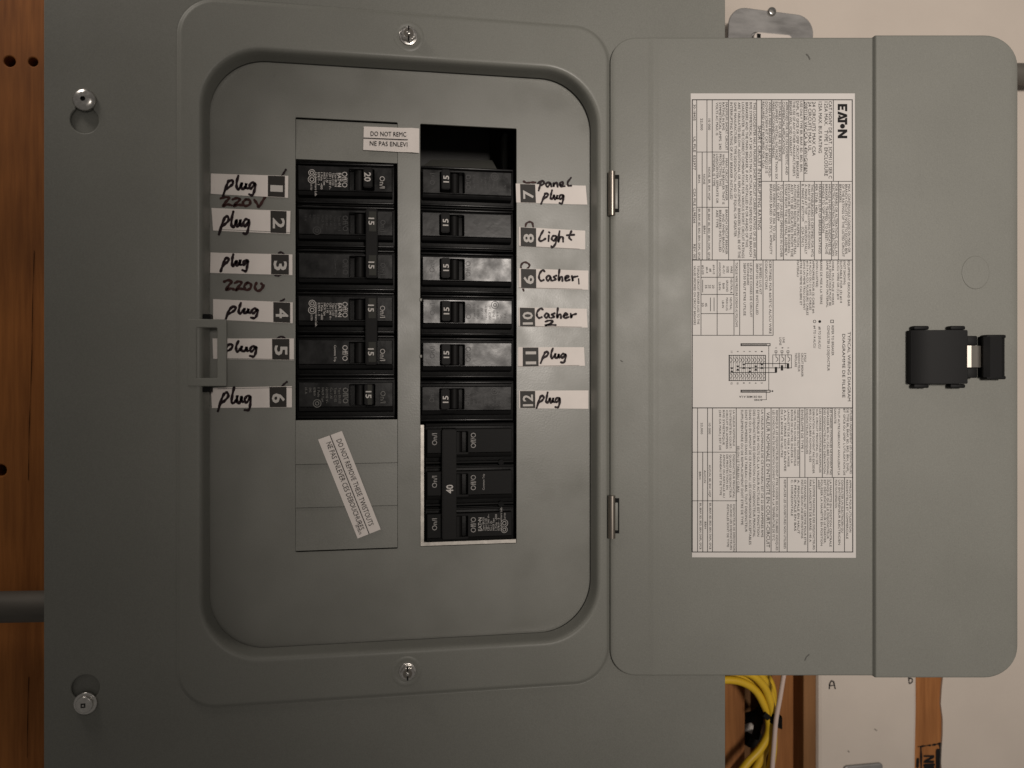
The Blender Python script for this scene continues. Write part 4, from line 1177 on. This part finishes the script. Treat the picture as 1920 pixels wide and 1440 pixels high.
def circuit_label(corners, b0, b1, num, side, writing, label, thin_line=None):
    """corners TL TR BR BL in photograph pixels on the dead front; b0..b1 the dark number field"""
    q = [Vector(P(x, y, WL)) for x, y in corners]
    xl, xr = corners[0][0], corners[1][0]
    t = thing('circuit_label', PANEL.W((sum(p.x for p in q) / 4, min(p.y for p in q), WL)), label, 'label', 'number labels stuck beside the breakers')
    def at(px, s):
        f_ = (px - xl) / (xr - xl)
        a = q[0].lerp(q[1], f_); c = q[3].lerp(q[2], f_)
        return a.lerp(c, s)
    b = MB()
    n = 10
    pts = []
    for i in range(n + 1):
        px = xl + (xr - xl) * i / n
        lift = 0.0004 * max(0, (i - 8) / 2) ** 2 if side > 0 else 0.0004 * max(0, (2 - i) / 2) ** 2
        for s in (0, 1):
            a = at(px, s); pts.append((a.x, a.y, WL - 0.0001 + lift))
    b.poly(pts, [(2 * i + 1, 2 * i + 3, 2 * i + 2, 2 * i) for i in range(n)])
    shell(b, 0.00025)
    b.out('tape', 'paper', t, 60)
    b = MB()
    w1 = WL + 0.00004
    a = [at(b0, 0.02), at(b1, 0.02), at(b1, 0.985), at(b0, 0.985)]
    b.poly([(*p, w1) for p in a], [(3, 2, 1, 0)])
    if thin_line is not None:
        ruled(b, [at(xl, thin_line), at(xr, thin_line)], 0.00022, w1 + 0.00001)
    b.out('number_field', 'badge', t)
    b = MB()
    w2 = w1 + 0.00003
    capx = 0.66 * (b1 - b0)
    m = (b0 + b1) / 2
    half = 0.23 if len(num) == 1 else 0.33
    c_ = 0.56 if side < 0 else 0.55
    if num == '1': half = 0.15; c_ = 0.60
    if side < 0:    # reads downwards
        text(b, num, at(m - capx / 2, c_ - half), at(m - capx / 2, c_ + half), capx / 3170, w2, 0.022)
    else:           # reads upwards
        text(b, num, at(m + capx / 2, c_ + half), at(m + capx / 2, c_ - half), capx / 3050, w2, 0.022)
    b.out('number', 'white_num', t)
    b = MB()
    w3 = WL + 0.00008
    mp = lambda x, y: P(x, y, w3)
    for sts, box, wd, jit in writing:
        strokes_in(b, sts, box, w3, wd, mp, jit)
    b.out('handwriting', 'marker', t)
    return t
PW = 0.00150
circuit_label([(395.6, 325.4), (540.4, 329.6), (540, 370.8), (395.6, 363.5)], 502, 534.2, '1', -1, [(PLUG, (417, 330, 480, 367), PW, 0.5)], 'white label number 1 with handwritten plug beside the 20 amp breaker')
circuit_label([(396.7, 390), (544.6, 395.4), (543.5, 438.5), (399.8, 432.3)], 506.7, 537.3, '2', -1, [(PLUG, (410, 397, 468, 440), PW, 0.8)], 'white label number 2 with handwritten plug under the first 220V note', 0.94)
circuit_label([(395, 473.5), (548.3, 477), (548.3, 515.8), (394.2, 511.7)], 508, 541.5, '3', -1, [(PLUG, (412, 477, 466, 509), PW, 0.8)], 'white label number 3 with handwritten plug above the second 220 note')
circuit_label([(399.8, 560.8), (548.8, 567), (548.8, 606), (400, 599)], 512, 544, '4', -1, [(PLUG, (422, 569, 484, 598), PW, 0.7)], 'white label number 4 with handwritten plug just above the latch catch')
circuit_label([(398.8, 634.6), (551, 634.6), (551, 675.4), (400, 672.7)], 509.6, 542.5, '5', -1, [(PLUG, (415, 640, 482, 669), PW, 0.7)], 'white label number 5 whose handwritten plug is partly hidden by the latch catch', 0.97)
circuit_label([(395.6, 727), (547.3, 724), (547.3, 763.8), (397.7, 765)], 504.6, 537, '6', -1, [(PLUG, (408, 727, 472, 771), PW, 0.8)], 'white label number 6 with handwritten plug just below the latch catch', 0.06)
circuit_label([(967.3, 344), (1098, 348.3), (1101, 383.8), (968.3, 379.6)], 975, 1003, '7', 1, [(PANELW, (1009, 333, 1071, 357), 0.00125, 0.3), (PLUG, (1014, 357, 1058, 382), 0.0013, 0.4)], 'white label number 7 with handwritten panel plug in two lines')
circuit_label([(973, 425), (1097, 432.7), (1097, 468), (973.5, 462)], 976, 1004.8, '8', 1, [(LIGHT, (1009, 432, 1078, 464), 0.00130, 0.3)], 'white label number 8 with handwritten Light', 0.98)
circuit_label([(972.5, 503), (1102.7, 507.5), (1102.7, 543.5), (973, 540.4)], 976.7, 1004.8, '6', 1, [(CASHER, (1010, 506, 1084, 532), 0.00130, 0.3), (ONE, (1084, 523, 1087, 532), 0.0010, 0)], 'white label with a sideways 6 and handwritten Casher 1', 0.97)
circuit_label([(972.5, 576), (1099.6, 579), (1101.7, 614.4), (973, 612.5)], 974.6, 1002.3, '10', 1, [(CASHER, (1006, 578, 1082, 601), 0.00130, 0.3), (TWO, (1022, 601, 1042, 611), 0.00125, 0)], 'white label number 10 with handwritten Casher 2', 0.97)
circuit_label([(971.5, 650.8), (1094.8, 651), (1096.5, 685.8), (971.5, 688)], 980, 1009, '11', 1, [(PLUG, (1013, 654, 1062, 681), 0.00135, 0.4)], 'white label number 11 with handwritten plug', 0.97)
circuit_label([(973, 732.5), (1103, 732), (1103, 766.5), (973.5, 765.4)], 975, 1003, '12', 1, [(PLUG, (1005, 736, 1051, 765), 0.00135, 0.4)], 'white label number 12 with handwritten plug above the three-pole breaker')

# ================================================================== CIRCUIT BREAKERS
PITCH = 0.0254
L_TOP = P(650, 302.5)[1]
R_TOP = P(880, 314.5)[1]
FACE = 0.0012
SMALL_A = ["Type BR120", "Type C120", "120 / 240 V~", "Cu / Al", "HACR Type", "1 Pole  -400", "E7819 - 3", "Underwriters Lab."]
def breaker(side, row, poles, label, lettering, rating, big=None, smooth_body=False, plate_handle=None, group=None, tilt=None):
    """side -1: left column (handle towards the right), +1: right column (mirrored)"""
    top = (L_TOP if side < 0 else R_TOP) - row * PITCH
    u_text = LU0 + 0.0012 if side < 0 else RU1 - 0.0012       # the end with the lettering
    u_on = LU1 - 0.0004 if side < 0 else RU0 + 0.0004
    if big:
        u_on = RU0 + 0.0030
    def U(s): return u_text + (u_on - u_text) * s
    def V(k, q): return top - (k + q) * PITCH
    bot = top - poles * PITCH
    t = thing('circuit_breaker', PANEL.W(((u_text + u_on) / 2, bot, -0.03)), label, 'breaker', 'breakers in the panel')
    fm = 'plastic_new' if smooth_body else 'plastic'
    for k in range(poles):
        jw = random.uniform(-0.0003, 0.0003)
        b = MB()
        b.box(U(0.0), U(1.0), V(k, 0.012), V(k, 0.988), -0.060, -0.0042 + jw, 0.0004)
        b.out('body', 'plastic_side', t)
        b = MB()
        b.box(U(0.01), U(1.0), V(k, 0.022), V(k, 0.072), -0.0040 + jw, -0.0012 + jw, 0.0005)
        b.out('ridge', fm, t)
        b = MB()
        b.box(U(0.01), U(1.0), V(k, 0.915), V(k, 0.965), -0.0040 + jw, -0.0014 + jw, 0.0005)
        b.out('ridge', fm, t)
        f1 = FACE + jw
        if big:
            hole = [U(0.535), U(0.80), V(k, 0.20), V(k, 0.72)]
        else:
            hole = [U(0.545), U(0.80), V(k, 0.19), V(k, 0.67)]
        fl = rrect(U(0.035), U(0.985), V(k, 0.135), V(k, 0.705), 0.0004, 2)
        plate('face', [fl, rrect(*hole, 0.0004, 2)], -0.0040, f1, fm, t, bev=0.0004)
        # sloping lower lip
        b = MB()
        ua, ub = sorted((U(0.035), U(0.985)))
        va, vb, vc = V(k, 0.712), V(k, 0.800), V(k, 0.830)
        pr = [(va, f1 - 0.0001), (vb, f1 - 0.0009), (vc, -0.0038), (va, -0.0038)]
        b.poly([(ua, y, z) for y, z in pr] + [(ub, y, z) for y, z in pr], [(0, 1, 2, 3), (7, 6, 5, 4), (0, 4, 5, 1), (1, 5, 6, 2), (2, 6, 7, 3), (3, 7, 4, 0)])
        bmesh.ops.bevel(b.bm, geom=list(b.bm.edges), offset=0.0002, segments=1, affect='EDGES')
        b.out('lip', fm, t)
        # rocker seen in the slot
        b = MB()
        vm0, vm1 = hole[3] + 0.0003, hole[2] - 0.0003
        uc = U(0.645)
        b.tube([(uc, vm0, -0.0028), (uc, (vm0 + vm1) / 2, -0.0028), (uc, vm1, -0.0028)], 0.0030, 14)
        b.out('rocker', 'handle', t, 40)
        if big and k < poles:
            b = MB(); b.cyl((U(0.155), V(k, 0.955)), 0.0017, -0.0040, -0.0009, 18); b.out('rivet_hole', 'dark', t)
    # handle
    if big:
        h0, h1 = V(0, 0.12), V(poles - 1, 0.70)
        hs0, hs1 = (0.665, 0.825)
    elif poles == 2:
        h0, h1 = V(0, 0.12), V(1, 0.72)
        hs0, hs1 = (0.715, 0.835)
    else:
        h0, h1 = V(0, 0.175), V(0, 0.665)
        hs0, hs1 = (0.70, 0.79)
    b = MB()
    ua, ub = U(hs0), U(hs1)
    top_w = FACE + (0.0055 if not big else 0.0050)
    da = (ub - ua) * 0.18
    pts = [(ua - da * 0.4, h1, -0.0038), (ub, h1, -0.0038), (ub, h0, -0.0038), (ua - da * 0.4, h0, -0.0038),
           (ua + da * 0.2, h1 + 0.0003, top_w), (ub, h1 + 0.0003, top_w), (ub, h0 - 0.0003, top_w), (ua + da * 0.2, h0 - 0.0003, top_w)]
    b.poly(pts, [(0, 3, 2, 1), (4, 5, 6, 7), (0, 1, 5, 4), (1, 2, 6, 5), (2, 3, 7, 6), (3, 0, 4, 7)])
    bmesh.ops.bevel(b.bm, geom=list(b.bm.edges), offset=0.0005, segments=2, affect='EDGES')
    hd = b.out('handle', 'handle', t, 40)
    b = MB()
    wn = top_w + 0.00035
    hm = (U(hs0) + U(hs1)) / 2
    for k in range(poles):
        if big and k != 1: continue
        vc_ = (V(k, 0.17) + V(k, 0.67)) / 2 if not big else V(1, 0.52)
        cap = 0.0032 if not big else 0.0040
        wd = 0.0042 if not big else 0.0052
        if rating == '20': cap, wd = 0.0036, 0.0054
        if side < 0: text(b, rating, (hm - cap / 2, vc_ + wd / 2), (hm - cap / 2, vc_ - wd / 2), cap, wn, 0.02)
        else: text(b, rating, (hm + cap / 2, vc_ - wd / 2), (hm + cap / 2, vc_ + wd / 2), cap, wn, 0.02)
    b.out('rating_number', 'print' if rating in ('20', '40') else 'white_num', hd)
    if plate_handle:
        for k in range(poles):
            b = MB()
            vc_ = (V(k, 0.17) + V(k, 0.67)) / 2
            b.box(U(hs0 + 0.035), U(hs1 - 0.012), vc_ - 0.0058, vc_ + 0.0058, top_w - 0.0004, top_w + 0.00015)
            b.out('rating_plate', 'plate_print', hd)
    # lettering on the faces
    lw = FACE + 0.00045
    for k in range(poles):
        sty = lettering[k]
        if sty is None: continue
        b = MB()
        def TL(body, s, q0, q1, cap, bold=0.0):
            if side < 0: text(b, body, (U(s) - cap / 2, V(k, q0)), (U(s) - cap / 2, V(k, q1)), cap, lw, bold)
            else: text(b, body, (U(s) + cap / 2, V(k, 0.85 - q0)), (U(s) + cap / 2, V(k, 0.85 - q1)), cap, lw, bold)
        kind, mt = sty
        qq = 0.26
        TL('Off/O', 0.505 if not big else 0.475, qq, qq + 0.36, 0.0031, 0.004)
        b.out('lettering', mt, t); b = MB()
        TL('On/I', 0.885 if not big else 0.905, qq + 0.08, qq + 0.36, 0.0030, 0.002)
        b.out('lettering', mt, t); b = MB()
        if kind == 'full':
            TL('E\u25b2T\u2022N' if False else 'EAT\u2022N', 0.452 if not big else 0.40, qq + 0.03, qq + 0.35, 0.0021, 0.028)
            rows = SMALL_A
            for i, s_ in enumerate(rows):
                TL(s_, (0.415 if not big else 0.362) - i * 0.0285, qq + 0.03, qq + 0.03 + 0.034 * len(s_) * 0.95, 0.0012, 0.012)
            sgn = 1 if side < 0 else -1
            q1_, q2_ = (0.30, 0.455) if side < 0 else (0.55, 0.395)
            for q_, r_ in ((q1_, 0.0020), (q2_, 0.0023)):
                ring(b, (U(0.175 if not big else 0.125), V(k, q_)), r_, 0.00035, lw)
                ring(b, (U(0.175 if not big else 0.125), V(k, q_)), r_ * 0.55, 0.0004, lw)
            TL('LISTED', 0.17 if not big else 0.12, 0.56, 0.70, 0.0009, 0.01)
        elif kind == 'moulded':
            for i in range(9):
                s_ = ["Type BR115", "Type C115", "Cu / Al", "120/240 V~", "HACR Type", "1 Pole", "E7819", "SWD", "15 A"][i]
                TL(s_, 0.445 - i * 0.042, qq + 0.0, qq + 0.0 + 0.036 * len(s_), 0.0013, 0.0)
            ring(b, (U(0.22), V(k, 0.62 if side < 0 else 0.25)), 0.0024, 0.0004, lw)
            ring(b, (U(0.22), V(k, 0.62 if side < 0 else 0.25)), 0.0012, 0.0004, lw)
        elif kind == 'trip':
            TL('Common Trip', 0.405 if not big else 0.36, qq + 0.0, qq + 0.38, 0.0012, 0.01)
        if len(b.bm.verts): b.out('lettering', mt, t)
    t.rotation_euler = (R(random.uniform(-1.3, 1.3)) if tilt is None else R(tilt), 0, R(random.uniform(-0.5, 0.5) - (3.0 if side < 0 else 0.0)))
    return t
breaker(-1, 0, 1, 'black breaker with handle marked 20 beside label number 1', [('full', 'print')], '20')
breaker(-1, 1, 2, 'black two-pole breaker with tied handle marked 15, beside labels 2 and 3', [('moulded', 'emboss'), ('trip', 'emboss')], '15', plate_handle=True)
breaker(-1, 3, 2, 'black two-pole breaker with tied handle and bright lettering, beside labels 4 and 5', [('full', 'print'), ('trip', 'print')], '15', plate_handle=True)
breaker(-1, 5, 1, 'black breaker with grey handle plate marked 15, beside label number 6', [('moulded', 'print_dim')], '15', plate_handle=True)
for k, (lab, sty) in enumerate((('black 15 amp breaker just below the open empty slot beside label 7', ('moulded', 'emboss')),
                                ('black 15 amp breaker with plain face beside the Light label', None),
                                ('black 15 amp breaker next below the one beside the Light label', ('plain', 'emboss')),
                                ('black 15 amp breaker beside the Casher 2 label', ('moulded', 'emboss')),
                                ('black 15 amp breaker beside label number 11', ('plain', 'emboss')),
                                ('black 15 amp breaker beside label number 12, directly above the three-pole breaker', ('moulded', 'emboss')))):
    breaker(1, k, 1, lab, [sty], '15', tilt=(-2.6, -2.2, 0.0, 0.3, 0.9, 2.6)[k])
breaker(1, 6.06, 3, 'black three-pole breaker with one long handle marked 40', [('plain', 'print_mid'), ('trip', 'print_mid'), ('full', 'print_mid')], '40', big=True, smooth_body=True, tilt=0.0)
